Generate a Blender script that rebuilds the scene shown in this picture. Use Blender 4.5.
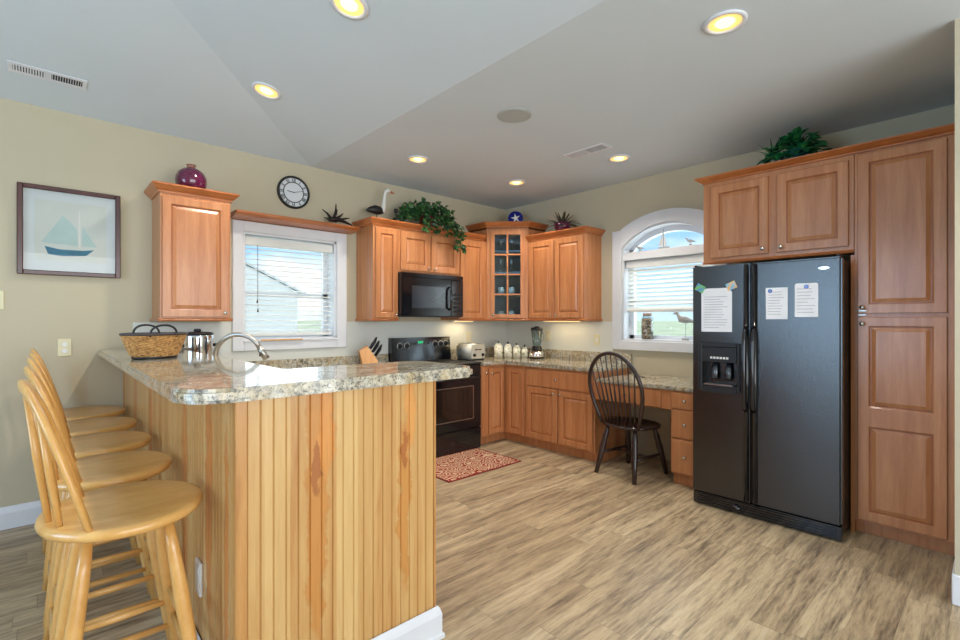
import bpy, bmesh, math, random
from mathutils import Vector, Matrix
random.seed(7)
PI = math.pi
S = bpy.context.scene
COL = S.collection
for o in list(bpy.data.objects): bpy.data.objects.remove(o)

# ---------------------------------------------------------------- camera, light, exposure
cam_d = bpy.data.cameras.new('camera'); cam = bpy.data.objects.new('camera', cam_d); COL.objects.link(cam)
cam.location = (0, 0, 1.37)
cam.rotation_euler = (PI/2, 0, math.radians(47.35-90))
cam_d.sensor_width = 36; cam_d.lens = 36*479/960; cam_d.clip_start = .05; cam_d.clip_end = 4000
S.camera = cam
S.view_settings.view_transform = 'Standard'; S.view_settings.look = 'None'
S.view_settings.gamma = 1; S.view_settings.use_curve_mapping = False
S.view_settings.exposure = 0.16

def make_world():
    w = bpy.data.worlds.new('sky'); S.world = w; w.use_nodes = True
    nt = w.node_tree; N = nt.nodes; L = nt.links
    for n in list(N): N.remove(n)
    out = N.new('ShaderNodeOutputWorld'); bg = N.new('ShaderNodeBackground'); L.new(bg.outputs[0], out.inputs[0])
    tc = N.new('ShaderNodeTexCoord'); sx = N.new('ShaderNodeSeparateXYZ'); L.new(tc.outputs['Generated'], sx.inputs[0])
    r = N.new('ShaderNodeValToRGB'); L.new(sx.outputs['Z'], r.inputs[0])
    e = r.color_ramp.elements
    e[0].position = 0.0; e[0].color = (.62, .78, .95, 1); e[1].position = .6; e[1].color = (.16, .36, .85, 1)
    m = e.new(.12) if False else r.color_ramp.elements.new(.12); m.color = (.36, .60, .95, 1)
    mp = N.new('ShaderNodeMapping'); mp.inputs['Scale'].default_value = (1, 1, 2.6); L.new(tc.outputs['Generated'], mp.inputs[0])
    no = N.new('ShaderNodeTexNoise'); no.inputs['Scale'].default_value = 3.1; no.inputs['Detail'].default_value = 6; L.new(mp.outputs[0], no.inputs[0])
    cr = N.new('ShaderNodeValToRGB'); cr.color_ramp.elements[0].position = .46; cr.color_ramp.elements[1].position = .62; L.new(no.outputs[0], cr.inputs[0])
    mx = N.new('ShaderNodeMix'); mx.data_type = 'RGBA'; L.new(cr.outputs[0], mx.inputs[0]); L.new(r.outputs[0], mx.inputs[6]); mx.inputs[7].default_value = (1, 1, 1, 1)
    L.new(mx.outputs[2], bg.inputs[0]); bg.inputs[1].default_value = 1.35
make_world()

def light(name, kind, loc, energy, color, rot=None, target=None, size=1, size_y=None, parent=None, spot=None, blend=.6, radius=.05):
    d = bpy.data.lights.new(name, kind); o = bpy.data.objects.new(name, d); COL.objects.link(o)
    o.location = loc; d.energy = energy; d.color = color
    if kind == 'AREA':
        d.shape = 'RECTANGLE'; d.size = size; d.size_y = size_y or size
    if kind == 'SPOT': d.spot_size = spot; d.spot_blend = blend; d.shadow_soft_size = radius
    if kind == 'POINT': d.shadow_soft_size = radius
    if target is not None: o.rotation_euler = (Vector(target)-Vector(loc)).to_track_quat('-Z', 'Y').to_euler()
    if rot: o.rotation_euler = rot
    if parent: o.parent = parent
    return o
sun = light('sun', 'SUN', (0, 0, 8), 2.6, (1, .96, .9), target=(2.2, 3.5, -1.5)); sun.data.angle = .01
# daylight coming in through the tall openings behind and to the left of the camera
light('daylight_rear_opening', 'AREA', (0.6, -3.9, 1.5), 205, (.93, .97, 1), rot=(PI/2+.35, 0, 0), size=5.4, size_y=2.6)
light('daylight_left_opening', 'AREA', (-3.4, 1.95, 1.55), 100, (.46, .71, 1), rot=(PI/2+.1, 0, -PI/2-.5), size=2.5, size_y=2.1)
light('daylight_arch_window', 'AREA', (4.78, 2.2, 1.75), 10, (.85, .93, 1), rot=(PI/2, 0, PI/2), size=.9, size_y=1.0)
light('daylight_side_window', 'AREA', (1.72, 4.78, 1.66), 4, (.9, .95, 1), rot=(PI/2, 0, PI), size=.8, size_y=.85)

# ---------------------------------------------------------------- materials
def lin(c):
    return tuple((v/255/12.92 if v/255 <= .04045 else ((v/255+.055)/1.055)**2.4) for v in c)+(1,)
def base(name, rough=.5, metal=0, color=(200, 200, 200), spec=.5, coat=0):
    m = bpy.data.materials.new(name); m.use_nodes = True
    b = m.node_tree.nodes['Principled BSDF']
    b.inputs['Base Color'].default_value = lin(color); b.inputs['Roughness'].default_value = rough
    b.inputs['Metallic'].default_value = metal; b.inputs['Specular IOR Level'].default_value = spec
    b.inputs['Coat Weight'].default_value = coat; b.inputs['Coat Roughness'].default_value = .15
    return m, m.node_tree.nodes, m.node_tree.links, b
def ramp(N, stops):
    r = N.new('ShaderNodeValToRGB'); e = r.color_ramp.elements
    while len(e) < len(stops): e.new(.5)
    for i, (p, c) in enumerate(stops): e[i].position = p; e[i].color = lin(c)
    return r
def noise(N, L, scale, detail=4, vec=None, sc=(1, 1, 1), rough=.5, dist=0):
    mp = N.new('ShaderNodeMapping'); mp.inputs['Scale'].default_value = sc
    if vec is None:
        tc = N.new('ShaderNodeTexCoord'); vec = tc.outputs['Object']
    L.new(vec, mp.inputs[0])
    n = N.new('ShaderNodeTexNoise'); n.inputs['Scale'].default_value = scale; n.inputs['Detail'].default_value = detail
    n.inputs['Roughness'].default_value = rough; n.inputs['Distortion'].default_value = dist
    L.new(mp.outputs[0], n.inputs[0]); return n
def bump(N, L, b, src, strength=.2, dist=.01):
    bp = N.new('ShaderNodeBump'); bp.inputs['Strength'].default_value = strength; bp.inputs['Distance'].default_value = dist
    L.new(src, bp.inputs['Height']); L.new(bp.outputs[0], b.inputs['Normal']); return bp
def math_n(N, L, op, a, b=None, c=None):
    n = N.new('ShaderNodeMath'); n.operation = op
    for i, v in enumerate((a, b, c)):
        if v is None: continue
        if isinstance(v, (int, float)): n.inputs[i].default_value = v
        else: L.new(v, n.inputs[i])
    return n.outputs[0]
def mixc(N, L, f, a, b, mode='MIX'):
    n = N.new('ShaderNodeMix'); n.data_type = 'RGBA'; n.blend_type = mode
    for i, v in ((0, f), (6, a), (7, b)):
        if isinstance(v, (int, float)): n.inputs[i].default_value = v
        elif isinstance(v, tuple): n.inputs[i].default_value = v
        else: L.new(v, n.inputs[i])
    return n.outputs[2]
def plain(name, color, rough=.5, metal=0, spec=.5, coat=0, var=.06, scale=8):
    m, N, L, b = base(name, rough, metal, color, spec, coat)
    n = noise(N, L, scale, 3)
    r = ramp(N, [(.25, tuple(c*(1-var) for c in color)), (.75, tuple(min(255, c*(1+var)) for c in color))])
    L.new(n.outputs[0], r.inputs[0]); L.new(r.outputs[0], b.inputs['Base Color']); return m
def wood(name, dark, mid, lite, rough=.35, sc=(14, 14, 1.1), coat=.25, scale=1.6):
    m, N, L, b = base(name, rough, coat=coat)
    n = noise(N, L, scale, 5, sc=sc, dist=.6)
    n2 = noise(N, L, scale*9, 3, sc=sc)
    f = math_n(N, L, 'ADD', math_n(N, L, 'MULTIPLY', n.outputs[0], .75), math_n(N, L, 'MULTIPLY', n2.outputs[0], .25))
    r = ramp(N, [(.3, dark), (.5, mid), (.7, lite)]); L.new(f, r.inputs[0])
    L.new(r.outputs[0], b.inputs['Base Color']); bump(N, L, b, n2.outputs[0], .05, .002); return m
def emis(name, color, strength):
    m, N, L, b = base(name, .5, color=color)
    b.inputs['Emission Color'].default_value = lin(color); b.inputs['Emission Strength'].default_value = strength; return m
def glassm(name, tint=(235, 245, 245), alpha_mix=.12, rough=0.0):
    m = bpy.data.materials.new(name); m.use_nodes = True; N = m.node_tree.nodes; L = m.node_tree.links
    for n in list(N): N.remove(n)
    out = N.new('ShaderNodeOutputMaterial'); t = N.new('ShaderNodeBsdfTransparent'); t.inputs[0].default_value = lin(tint)
    g = N.new('ShaderNodeBsdfGlossy'); g.inputs['Roughness'].default_value = rough
    mx = N.new('ShaderNodeMixShader'); mx.inputs[0].default_value = alpha_mix
    L.new(t.outputs[0], mx.inputs[1]); L.new(g.outputs[0], mx.inputs[2]); L.new(mx.outputs[0], out.inputs[0]); return m

M = {}
M['wall'] = plain('wall_paint', (194, 184, 158), .75, var=.012, scale=2)
M['splash'] = plain('splash_paint', (212, 214, 206), .5, var=.012, scale=2)
M['ceil'] = plain('ceiling_paint', (210, 220, 226), .8, var=.01, scale=1.5)
M['trim'] = plain('trim_paint', (222, 224, 228), .4, var=.01)
M['maple'] = wood('maple_cabinet', (172, 108, 64), (188, 124, 78), (202, 142, 96), .33)
M['maple_edge'] = wood('maple_moulding', (160, 88, 42), (178, 103, 52), (192, 118, 64), .33, sc=(3, 3, 8))
M['glaze'] = wood('brown_glaze_groove', (146, 78, 34), (160, 90, 42), (172, 102, 54), .4)
M['stool'] = wood('stool_maple', (206, 150, 78), (222, 168, 94), (232, 184, 112), .28, sc=(3, 12, 3), coat=.4)
M['darkwood'] = wood('dark_walnut', (30, 18, 16), (44, 28, 24), (58, 38, 34), .35)
M['blockwood'] = wood('knife_block_wood', (206, 132, 50), (222, 152, 66), (232, 168, 84), .4)
M['framewood'] = wood('mahogany', (50, 18, 14), (70, 26, 20), (88, 36, 28), .3)
M['nickel'] = plain('brushed_nickel', (200, 196, 188), .28, 1, var=.03)
M['chrome'] = plain('chrome', (225, 225, 228), .12, 1, var=.02)
M['steel'] = plain('steel_toaster', (214, 208, 192), .38, .55, var=.03)
M['black'] = plain('black_gloss', (14, 15, 20), .1, 0, .6, .3, var=.05)
M['blackmatte'] = plain('black_matte', (22, 22, 25), .45, var=.1)
M['darkmetal'] = plain('dark_iron', (40, 30, 28), .5, .4, var=.2)
M['oven_glass'] = plain('oven_glass', (34, 26, 22), .06, 0, .7, .3, var=.1)
M['white'] = plain('white_gloss', (228, 228, 222), .25, var=.02)
M['cream'] = plain('cream_plastic', (222, 214, 176), .4, var=.02)
M['paper'] = plain('paper', (226, 228, 232), .8, var=.02)
M['ink'] = plain('ink', (150, 152, 158), .8, var=.1)
M['blind'] = plain('blind_slat', (226, 228, 224), .5, var=.01)
M['grille'] = plain('speaker_grille', (178, 182, 178), .9, var=.05, scale=200)
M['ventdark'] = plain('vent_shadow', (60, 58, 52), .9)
M['bulb'] = emis('warm_lamp', (255, 214, 130), 3.2)
M['canin'] = plain('can_reflector', (240, 200, 130), .35, .3)
M['green_led'] = emis('green_led', (60, 235, 150), .15)
M['glass'] = glassm('window_glass', (245, 250, 250), .04)
M['pictureglass'] = glassm('picture_glass', (250, 250, 250), .015)
M['clearglass'] = glassm('clear_glass', (226, 234, 234), .10, .05)
M['stemware'] = glassm('stemware', (200, 214, 220), .35, .1)
M['doorglass'] = glassm('cabinet_glass', (222, 236, 244), .07, .02)
M['siding'] = plain('house_siding', (238, 238, 236), .7, var=.02)
M['roofing'] = plain('roof_shingle', (218, 218, 220), .9, var=.1, scale=20)
M['cobalt'] = plain('cobalt_glaze', (24, 30, 120), .12, coat=.5, var=.2)
M['plum'] = plain('plum_glaze', (82, 14, 52), .1, coat=.6, var=.25, scale=12)
M['terracotta'] = plain('brown_glaze', (96, 48, 40), .35)
M['copper'] = plain('vase_neck', (150, 100, 80), .4)
M['knob'] = plain('knob_nickel', (214, 208, 198), .22, 1, var=.02)
M['cabin'] = plain('cabinet_inside', (120, 152, 178), .5, var=.1)

def leafm(name, a, b_, c):
    m, N, L, b = base(name, .4); n = noise(N, L, 26, 2)
    r = ramp(N, [(.35, a), (.5, b_), (.68, c)]); L.new(n.outputs[0], r.inputs[0]); L.new(r.outputs[0], b.inputs['Base Color']); return m
M['ivy'] = leafm('ivy_leaf', (8, 36, 16), (24, 76, 30), (84, 128, 66))
M['fern'] = leafm('fern_leaf', (8, 66, 40), (20, 104, 62), (70, 140, 60))
M['brom'] = leafm('bromeliad_leaf', (34, 34, 24), (70, 66, 40), (110, 60, 56))

def granite():
    m, N, L, b = base('granite', .06, spec=.5)
    n1 = noise(N, L, 34, 5, rough=.75); n2 = noise(N, L, 7, 4, sc=(1, 2.4, 1), dist=1.2); n3 = noise(N, L, 85, 3, rough=.8); n4 = noise(N, L, 16, 5, sc=(1, 2, 1), dist=1.5, rough=.7)
    r = ramp(N, [(.30, (104, 104, 106)), (.42, (170, 165, 152)), (.54, (206, 200, 182)), (.72, (230, 228, 218))])
    L.new(n1.outputs[0], r.inputs[0])
    r2 = ramp(N, [(.42, (255, 255, 255)), (.62, (234, 214, 178))]); L.new(n2.outputs[0], r2.inputs[0])
    c = mixc(N, L, .8, r.outputs[0], r2.outputs[0], 'MULTIPLY')
    r4 = ramp(N, [(.36, (96, 100, 110)), (.46, (255, 255, 255))]); L.new(n4.outputs[0], r4.inputs[0])
    c = mixc(N, L, .75, c, r4.outputs[0], 'MULTIPLY')
    r3 = ramp(N, [(.38, (24, 28, 40)), (.45, (255, 255, 255))]); L.new(n3.outputs[0], r3.inputs[0])
    c = mixc(N, L, .8, c, r3.outputs[0], 'MULTIPLY')
    L.new(c, b.inputs['Base Color']); return m
M['granite'] = granite()

def floor_m():
    m, N, L, b = base('vinyl_plank', .38, spec=.45)
    tc = N.new('ShaderNodeTexCoord'); v = tc.outputs['Object']
    sx = N.new('ShaderNodeSeparateXYZ'); L.new(v, sx.inputs[0])
    row = math_n(N, L, 'FLOOR', math_n(N, L, 'DIVIDE', sx.outputs[1], .155))
    wn = N.new('ShaderNodeTexWhiteNoise'); wn.noise_dimensions = '1D'; L.new(row, wn.inputs['W'])
    xo = math_n(N, L, 'ADD', sx.outputs[0], math_n(N, L, 'MULTIPLY', wn.outputs[0], 3.0))
    colm = math_n(N, L, 'FLOOR', math_n(N, L, 'DIVIDE', xo, 1.2))
    cb = N.new('ShaderNodeCombineXYZ'); L.new(row, cb.inputs[0]); L.new(colm, cb.inputs[1])
    w2 = N.new('ShaderNodeTexWhiteNoise'); w2.noise_dimensions = '2D'; L.new(cb.outputs[0], w2.inputs['Vector'])
    # per-plank shifted grain
    cv = N.new('ShaderNodeCombineXYZ'); L.new(xo, cv.inputs[0]); L.new(sx.outputs[1], cv.inputs[1])
    L.new(math_n(N, L, 'MULTIPLY', w2.outputs[0], 40), cv.inputs[2])
    g = noise(N, L, 1.9, 7, vec=cv.outputs[0], sc=(1.0, 11, 1), rough=.62, dist=.35)
    g2 = noise(N, L, 9, 6, vec=cv.outputs[0], sc=(1.0, 9, 1), rough=.7)
    f = math_n(N, L, 'ADD', math_n(N, L, 'MULTIPLY', g.outputs[0], .6), math_n(N, L, 'MULTIPLY', g2.outputs[0], .4))
    r = ramp(N, [(.33, (96, 84, 70)), (.42, (148, 133, 113)), (.50, (184, 167, 141)), (.59, (208, 191, 161)), (.70, (204, 198, 186))])
    L.new(f, r.inputs[0])
    tint = ramp(N, [(0, (222, 212, 200)), (1, (255, 250, 240))]); L.new(w2.outputs[0], tint.inputs[0])
    c = mixc(N, L, 1.0, r.outputs[0], tint.outputs[0], 'MULTIPLY')
    fy = math_n(N, L, 'FRACT', math_n(N, L, 'DIVIDE', sx.outputs[1], .155)); fx = math_n(N, L, 'FRACT', math_n(N, L, 'DIVIDE', xo, 1.2))
    seam = math_n(N, L, 'MAXIMUM', math_n(N, L, 'LESS_THAN', fy, .014), math_n(N, L, 'LESS_THAN', fx, .0025))
    c = mixc(N, L, math_n(N, L, 'MULTIPLY', seam, .4), c, lin((80, 66, 54)))
    L.new(c, b.inputs['Base Color']); bump(N, L, b, g2.outputs[0], .12, .003)
    rr = N.new('ShaderNodeMapRange'); L.new(g2.outputs[0], rr.inputs[0]); rr.inputs[3].default_value = .32; rr.inputs[4].default_value = .5
    L.new(rr.outputs[0], b.inputs['Roughness']); return m
M['floor'] = floor_m()

def bar_panel(streaks, axis, name):
    # hickory beadboard: per-board tint plus dark heartwood streaks of their own shape
    m, N, L, b = base(name, .35, coat=.2)
    tc = N.new('ShaderNodeTexCoord'); sx = N.new('ShaderNodeSeparateXYZ'); L.new(tc.outputs['Object'], sx.inputs[0])
    u = sx.outputs[axis]; z = sx.outputs[2]
    bd = math_n(N, L, 'FLOOR', math_n(N, L, 'DIVIDE', u, .085))
    wn = N.new('ShaderNodeTexWhiteNoise'); wn.noise_dimensions = '1D'; L.new(bd, wn.inputs['W'])
    g = noise(N, L, 2.2, 5, sc=(12, 12, .9), dist=.8); g2 = noise(N, L, 12, 4, sc=(12, 12, .7))
    f = math_n(N, L, 'ADD', math_n(N, L, 'MULTIPLY', g.outputs[0], .5), math_n(N, L, 'MULTIPLY', wn.outputs[0], .32))
    f = math_n(N, L, 'ADD', f, math_n(N, L, 'MULTIPLY', g2.outputs[0], .25))
    r = ramp(N, [(.25, (222, 186, 126)), (.5, (208, 166, 106)), (.68, (198, 150, 90)), (.85, (178, 118, 64))]); L.new(f, r.inputs[0])
    c = r.outputs[0]
    wob = noise(N, L, 5, 6, sc=(2.0, 2.0, 1.3), rough=.65); ww = math_n(N, L, 'MULTIPLY', math_n(N, L, 'SUBTRACT', wob.outputs[0], .5), .12)
    for (u0, zc, hz, wd, cc) in streaks:
        du = math_n(N, L, 'DIVIDE', math_n(N, L, 'ABSOLUTE', math_n(N, L, 'ADD', math_n(N, L, 'SUBTRACT', u, u0), ww)), wd)
        dz = math_n(N, L, 'DIVIDE', math_n(N, L, 'ABSOLUTE', math_n(N, L, 'SUBTRACT', z, zc)), hz)
        d = math_n(N, L, 'ADD', math_n(N, L, 'MULTIPLY', du, du), math_n(N, L, 'MULTIPLY', dz, dz))
        mk = N.new('ShaderNodeMapRange'); L.new(d, mk.inputs[0]); mk.inputs[1].default_value = .6; mk.inputs[2].default_value = 1.0
        mk.inputs[3].default_value = .85; mk.inputs[4].default_value = 0
        rk = ramp(N, [(.1, tuple(min(255, v*1.06) for v in cc)), (.45, cc), (.8, tuple(v*.84 for v in cc))]); L.new(math_n(N, L, 'ADD', math_n(N, L, 'MULTIPLY', d, .6), math_n(N, L, 'MULTIPLY', math_n(N, L, 'SUBTRACT', g2.outputs[0], .5), 1.2)), rk.inputs[0])
        c = mixc(N, L, mk.outputs[0], c, rk.outputs[0])
    L.new(c, b.inputs['Base Color']); return m

def fridge_m():
    m, N, L, b = base('textured_black_enamel', .22, color=(9, 10, 14), spec=.95, coat=.3)
    n5 = noise(N, L, 55, 4, rough=.8); r5 = N.new('ShaderNodeMapRange'); L.new(n5.outputs[0], r5.inputs[0]); r5.inputs[1].default_value = .35; r5.inputs[2].default_value = .65; r5.inputs[3].default_value = .13; r5.inputs[4].default_value = .27; L.new(r5.outputs[0], b.inputs['Roughness'])
    n = noise(N, L, 85, 4, rough=.75); bump(N, L, b, n.outputs[0], .35, .003)
    b.inputs['Coat Roughness'].default_value = .3
    return m
M['fridge'] = fridge_m()
def wicker_m():
    m, N, L, b = base('wicker', .6); n = noise(N, L, 60, 3)
    r = ramp(N, [(.3, (140, 92, 44)), (.55, (200, 152, 90)), (.8, (222, 184, 124))]); L.new(n.outputs[0], r.inputs[0]); L.new(r.outputs[0], b.inputs['Base Color']); return m
M['wicker'] = wicker_m()
def rug_m():
    m, N, L, b = base('woven_rug', .95, spec=.1)
    tc = N.new('ShaderNodeTexCoord')
    nz = N.new('ShaderNodeTexNoise'); nz.inputs['Scale'].default_value = 5; L.new(tc.outputs['Object'], nz.inputs[0])
    va = N.new('ShaderNodeVectorMath'); va.operation = 'ADD'; L.new(tc.outputs['Object'], va.inputs[0]); 
    sc = N.new('ShaderNodeVectorMath'); sc.operation = 'SCALE'; sc.inputs['Scale'].default_value = .08; L.new(nz.outputs['Color'], sc.inputs[0]); L.new(sc.outputs[0], va.inputs[1])
    vo = N.new('ShaderNodeTexVoronoi'); vo.inputs['Scale'].default_value = 9; L.new(va.outputs[0], vo.inputs[0])
    s = math_n(N, L, 'SINE', math_n(N, L, 'MULTIPLY', vo.outputs['Distance'], 30))
    n2 = noise(N, L, 60, 2)
    s2 = math_n(N, L, 'ADD', s, math_n(N, L, 'MULTIPLY', math_n(N, L, 'SUBTRACT', n2.outputs[0], .5), 2.4))
    r = ramp(N, [(.42, (146, 58, 46)), (.58, (208, 178, 148))]); 
    L.new(math_n(N, L, 'MULTIPLY_ADD', s2, .5, .5), r.inputs[0]); L.new(r.outputs[0], b.inputs['Base Color']); return m
M['rug'] = rug_m()
M['rug_edge'] = plain('rug_binding', (128, 40, 34), .9)
def shells_m():
    m, N, L, b = base('shells', .5); v = N.new('ShaderNodeTexVoronoi'); v.inputs['Scale'].default_value = 55
    tc = N.new('ShaderNodeTexCoord'); L.new(tc.outputs['Object'], v.inputs[0])
    r = ramp(N, [(.1, (232, 220, 200)), (.45, (190, 160, 130)), (.8, (110, 80, 60))]); L.new(v.outputs['Color'], r.inputs[0])
    L.new(r.outputs[0], b.inputs['Base Color']); return m
M['shells'] = shells_m()
def canister_m():
    m, N, L, b = base('painted_ceramic', .3); n = noise(N, L, 22, 3)
    r = ramp(N, [(.36, (150, 156, 110)), (.46, (226, 222, 200)), (.62, (230, 228, 210)), (.72, (206, 176, 140))]); L.new(n.outputs[0], r.inputs[0]); L.new(r.outputs[0], b.inputs['Base Color']); return m
M['canister'] = canister_m()
def marsh_m():
    m, N, L, b = base('marsh', .9, spec=.1); n = noise(N, L, .18, 6, sc=(1, 1, 1))
    r = ramp(N, [(.3, (150, 166, 120)), (.5, (196, 202, 160)), (.7, (220, 214, 190))]); L.new(n.outputs[0], r.inputs[0]); L.new(r.outputs[0], b.inputs['Base Color']); return m
M['marsh'] = marsh_m()
M['water'] = plain('water', (120, 160, 200), .4)

# ---------------------------------------------------------------- mesh helpers
def ob(name, bm, mat, parent=None, smooth=False, label=None, cat=None, group=None, kind=None, loc=(0, 0, 0), rot=(0, 0, 0), world=False):
    me = bpy.data.meshes.new(name)
    bmesh.ops.recalc_face_normals(bm, faces=bm.faces)
    if world and parent is not None:
        bmesh.ops.translate(bm, verts=bm.verts, vec=-absloc(parent))
    bm.to_mesh(me); bm.free()
    mats = mat if isinstance(mat, (list, tuple)) else [mat]
    for m_ in mats: me.materials.append(M[m_] if isinstance(m_, str) else m_)
    if smooth:
        for p in me.polygons: p.use_smooth = True
    o = bpy.data.objects.new(name, me); COL.objects.link(o)
    o.location = loc; o.rotation_euler = rot
    if parent is not None: o.parent = parent
    tag(o, label, cat, group, kind); return o
def absloc(o):
    v = Vector(o.location)
    while o.parent: o = o.parent; v += Vector(o.location)
    return v
def tag(o, label=None, cat=None, group=None, kind=None):
    if label: o['label'] = label
    if cat: o['category'] = cat
    if group: o['group'] = group
    if kind: o['kind'] = kind
def thing(name, label, cat, loc=(0, 0, 0), rz=0, group=None):
    o = bpy.data.objects.new(name, None); COL.objects.link(o); o.location = loc; o.rotation_euler = (0, 0, rz)
    o.empty_display_size = .1; tag(o, label, cat, group); return o
def copy_tree(o, parent=None):
    c = o.copy(); COL.objects.link(c); c.parent = parent
    for ch in list(o.children): copy_tree(ch, c)
    return c
def B(): return bmesh.new()
def box(bm, x0, x1, y0, y1, z0, z1, bev=0, seg=1):
    r = bmesh.ops.create_cube(bm, size=1)
    for v in r['verts']:
        v.co = Vector(((x0+x1)/2+v.co.x*(x1-x0), (y0+y1)/2+v.co.y*(y1-y0), (z0+z1)/2+v.co.z*(z1-z0)))
    if bev:
        es = list({e for v in r['verts'] for e in v.link_edges})
        bmesh.ops.bevel(bm, geom=es, offset=bev, segments=seg, affect='EDGES', clamp_overlap=True)
    return bm
def tube(bm, pts, rad, n=8, cap=True, flat=1.0, up=None):
    pts = [Vector(p) for p in pts]; k = len(pts)
    if not hasattr(rad, '__len__'): rad = [rad]*k
    rings = []; prev = None
    for i, p in enumerate(pts):
        t = (pts[min(i+1, k-1)]-pts[max(i-1, 0)]).normalized()
        a = up and Vector(up) or (prev if prev is not None else (Vector((0, 0, 1)) if abs(t.z) < .9 else Vector((1, 0, 0))))
        s = t.cross(a)
        if s.length < 1e-5: s = t.cross(Vector((0, 1, 0)))
        s.normalize(); u = s.cross(t).normalized(); prev = u
        rings.append([bm.verts.new(p+rad[i]*(math.cos(2*PI*j/n)*s+math.sin(2*PI*j/n)*flat*u)) for j in range(n)])
    for a, b in zip(rings, rings[1:]):
        for j in range(n): bm.faces.new((a[j], a[(j+1) % n], b[(j+1) % n], b[j]))
    if cap: bm.faces.new(rings[0][::-1]); bm.faces.new(rings[-1])
    return bm
def lathe(bm, prof, n=24, c=(0, 0, 0), sx=1, sy=1, cap0=True, cap1=True):
    rings = []
    for r, z in prof:
        rings.append([bm.verts.new((c[0]+sx*r*math.cos(2*PI*j/n), c[1]+sy*r*math.sin(2*PI*j/n), c[2]+z)) for j in range(n)])
    for a, b in zip(rings, rings[1:]):
        for j in range(n): bm.faces.new((a[j], a[(j+1) % n], b[(j+1) % n], b[j]))
    if cap0: bm.faces.new(rings[0][::-1])
    if cap1: bm.faces.new(rings[-1])
    return bm
def prism(bm, poly, z0, z1):
    a = [bm.verts.new((x, y, z0)) for x, y in poly]; b = [bm.verts.new((x, y, z1)) for x, y in poly]; n = len(poly)
    bm.faces.new(a[::-1]); bm.faces.new(b)
    for i in range(n): bm.faces.new((a[i], a[(i+1) % n], b[(i+1) % n], b[i]))
    return bm
def sweep(bm, path, prof):
    """mitred moulding: path in plan (outward side is to the right of travel), prof = closed list of (out, z)"""
    P2 = [Vector(p) for p in path]; n = len(P2); nor = []
    for i in range(n):
        def nn(a, b): d = (b-a).normalized(); return Vector((d.y, -d.x))
        if i == 0: m = nn(P2[0], P2[1])
        elif i == n-1: m = nn(P2[-2], P2[-1])
        else:
            a, b = nn(P2[i-1], P2[i]), nn(P2[i], P2[i+1]); m = (a+b)/(1+a.dot(b))
        nor.append(m)
    rings = [[bm.verts.new((p.x+m.x*o, p.y+m.y*o, z)) for o, z in prof] for p, m in zip(P2, nor)]
    k = len(prof)
    for a, b in zip(rings, rings[1:]):
        for j in range(k): bm.faces.new((a[j], a[(j+1) % k], b[(j+1) % k], b[j]))
    bm.faces.new(rings[0][::-1]); bm.faces.new(rings[-1]); return bm
def crown_prof(z): return [(0, z), (.010, z), (.014, z+.014), (.030, z+.026), (.046, z+.044), (.052, z+.05), (.052, z+.062), (0, z+.062)]
def rail_prof(z): return [(0, z-.022), (.012, z-.022), (.016, z-.012), (.010, z-.002), (0, z)]

T = .019
def panel_cell(bm, o, i):
    """front frame ring from outer rect o to inner rect i, then raised panel. rect=(x0,x1,z0,z1)"""
    def rect(r, ins, y): return [bm.verts.new(v) for v in ((r[0]+ins, y, r[2]+ins), (r[1]-ins, y, r[2]+ins), (r[1]-ins, y, r[3]-ins), (r[0]+ins, y, r[3]-ins))]
    rs = [rect(o, 0, -T), rect(i, 0, -T), rect(i, .005, -T+.003), rect(i, .007, -T+.010), rect(i, .015, -T+.010), rect(i, .036, -T+.003), rect(i, .039, -T+.003)]
    for k, (a, b) in enumerate(zip(rs, rs[1:])):
        for j in range(4):
            f_ = bm.faces.new((a[j], a[(j+1) % 4], b[(j+1) % 4], b[j]))
            if k in (2, 3): f_.material_index = 1
    bm.faces.new(rs[-1])
def door_bm(w, h, splits=None, fr=.055):
    bm = B(); c = .003
    def rc(ins, y): return [bm.verts.new(v) for v in ((ins, y, ins), (w-ins, y, ins), (w-ins, y, h-ins), (ins, y, h-ins))]
    a, b, d = rc(0, 0), rc(0, -T+c), rc(c, -T)
    for p, q in ((a, b), (b, d)):
        for j in range(4): bm.faces.new((p[j], p[(j+1) % 4], q[(j+1) % 4], q[j]))
    bm.faces.new(a[::-1])
    if splits is None: panel_cell(bm, (c, w-c, c, h-c), (fr, w-fr, fr, h-fr))
    else:
        z = splits
        panel_cell(bm, (c, w-c, c, z), (fr, w-fr, fr, z-fr*1.1)); panel_cell(bm, (c, w-c, z, h-c), (fr, w-fr, z+fr*1.1, h-fr))
    return bm
def slab_bm(w, h):
    bm = B(); box(bm, 0, w, -T, 0, 0, h, .004); return bm
def knob(parent, x, z, y=-T, lab=None):
    bm = B(); lathe(bm, [(.006, 0), (.005, .010), (.008, .014), (.014, .018), (.0145, .024), (.010, .029)], 12)
    ob('knob', bm, 'knob', parent, True, loc=(x, y, z), rot=(PI/2, 0, 0))
def door(parent, x0, x1, z0, z1, kn=None, y=0, splits=None, name='door', fr=.055, slab=False):
    """door in the cabinet's own frame: x across the front, front faces -y"""
    w, h = x1-x0, z1-z0
    bm = slab_bm(w, h) if slab else door_bm(w, h, splits, fr)
    o = ob(name, bm, ['maple', 'glaze'], parent, loc=(x0, y, z0))
    if kn: knob(o, kn[0]-x0, kn[1]-z0)
    return o

# ---------------------------------------------------------------- room shell
YB, XR, ZC, XV, SL = 4.42, 4.53, 2.82, 1.89, .212
XL, YF = -3.5, -4.0
def struct(name, bm, mat, parent=None, smooth=False, **k): return ob(name, bm, mat, parent, smooth, kind='structure', **k)
bm = B(); box(bm, XL-.2, XR+.25, YF-.2, YB+.25, -.1, 0); struct('floor', bm, 'floor')
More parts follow.
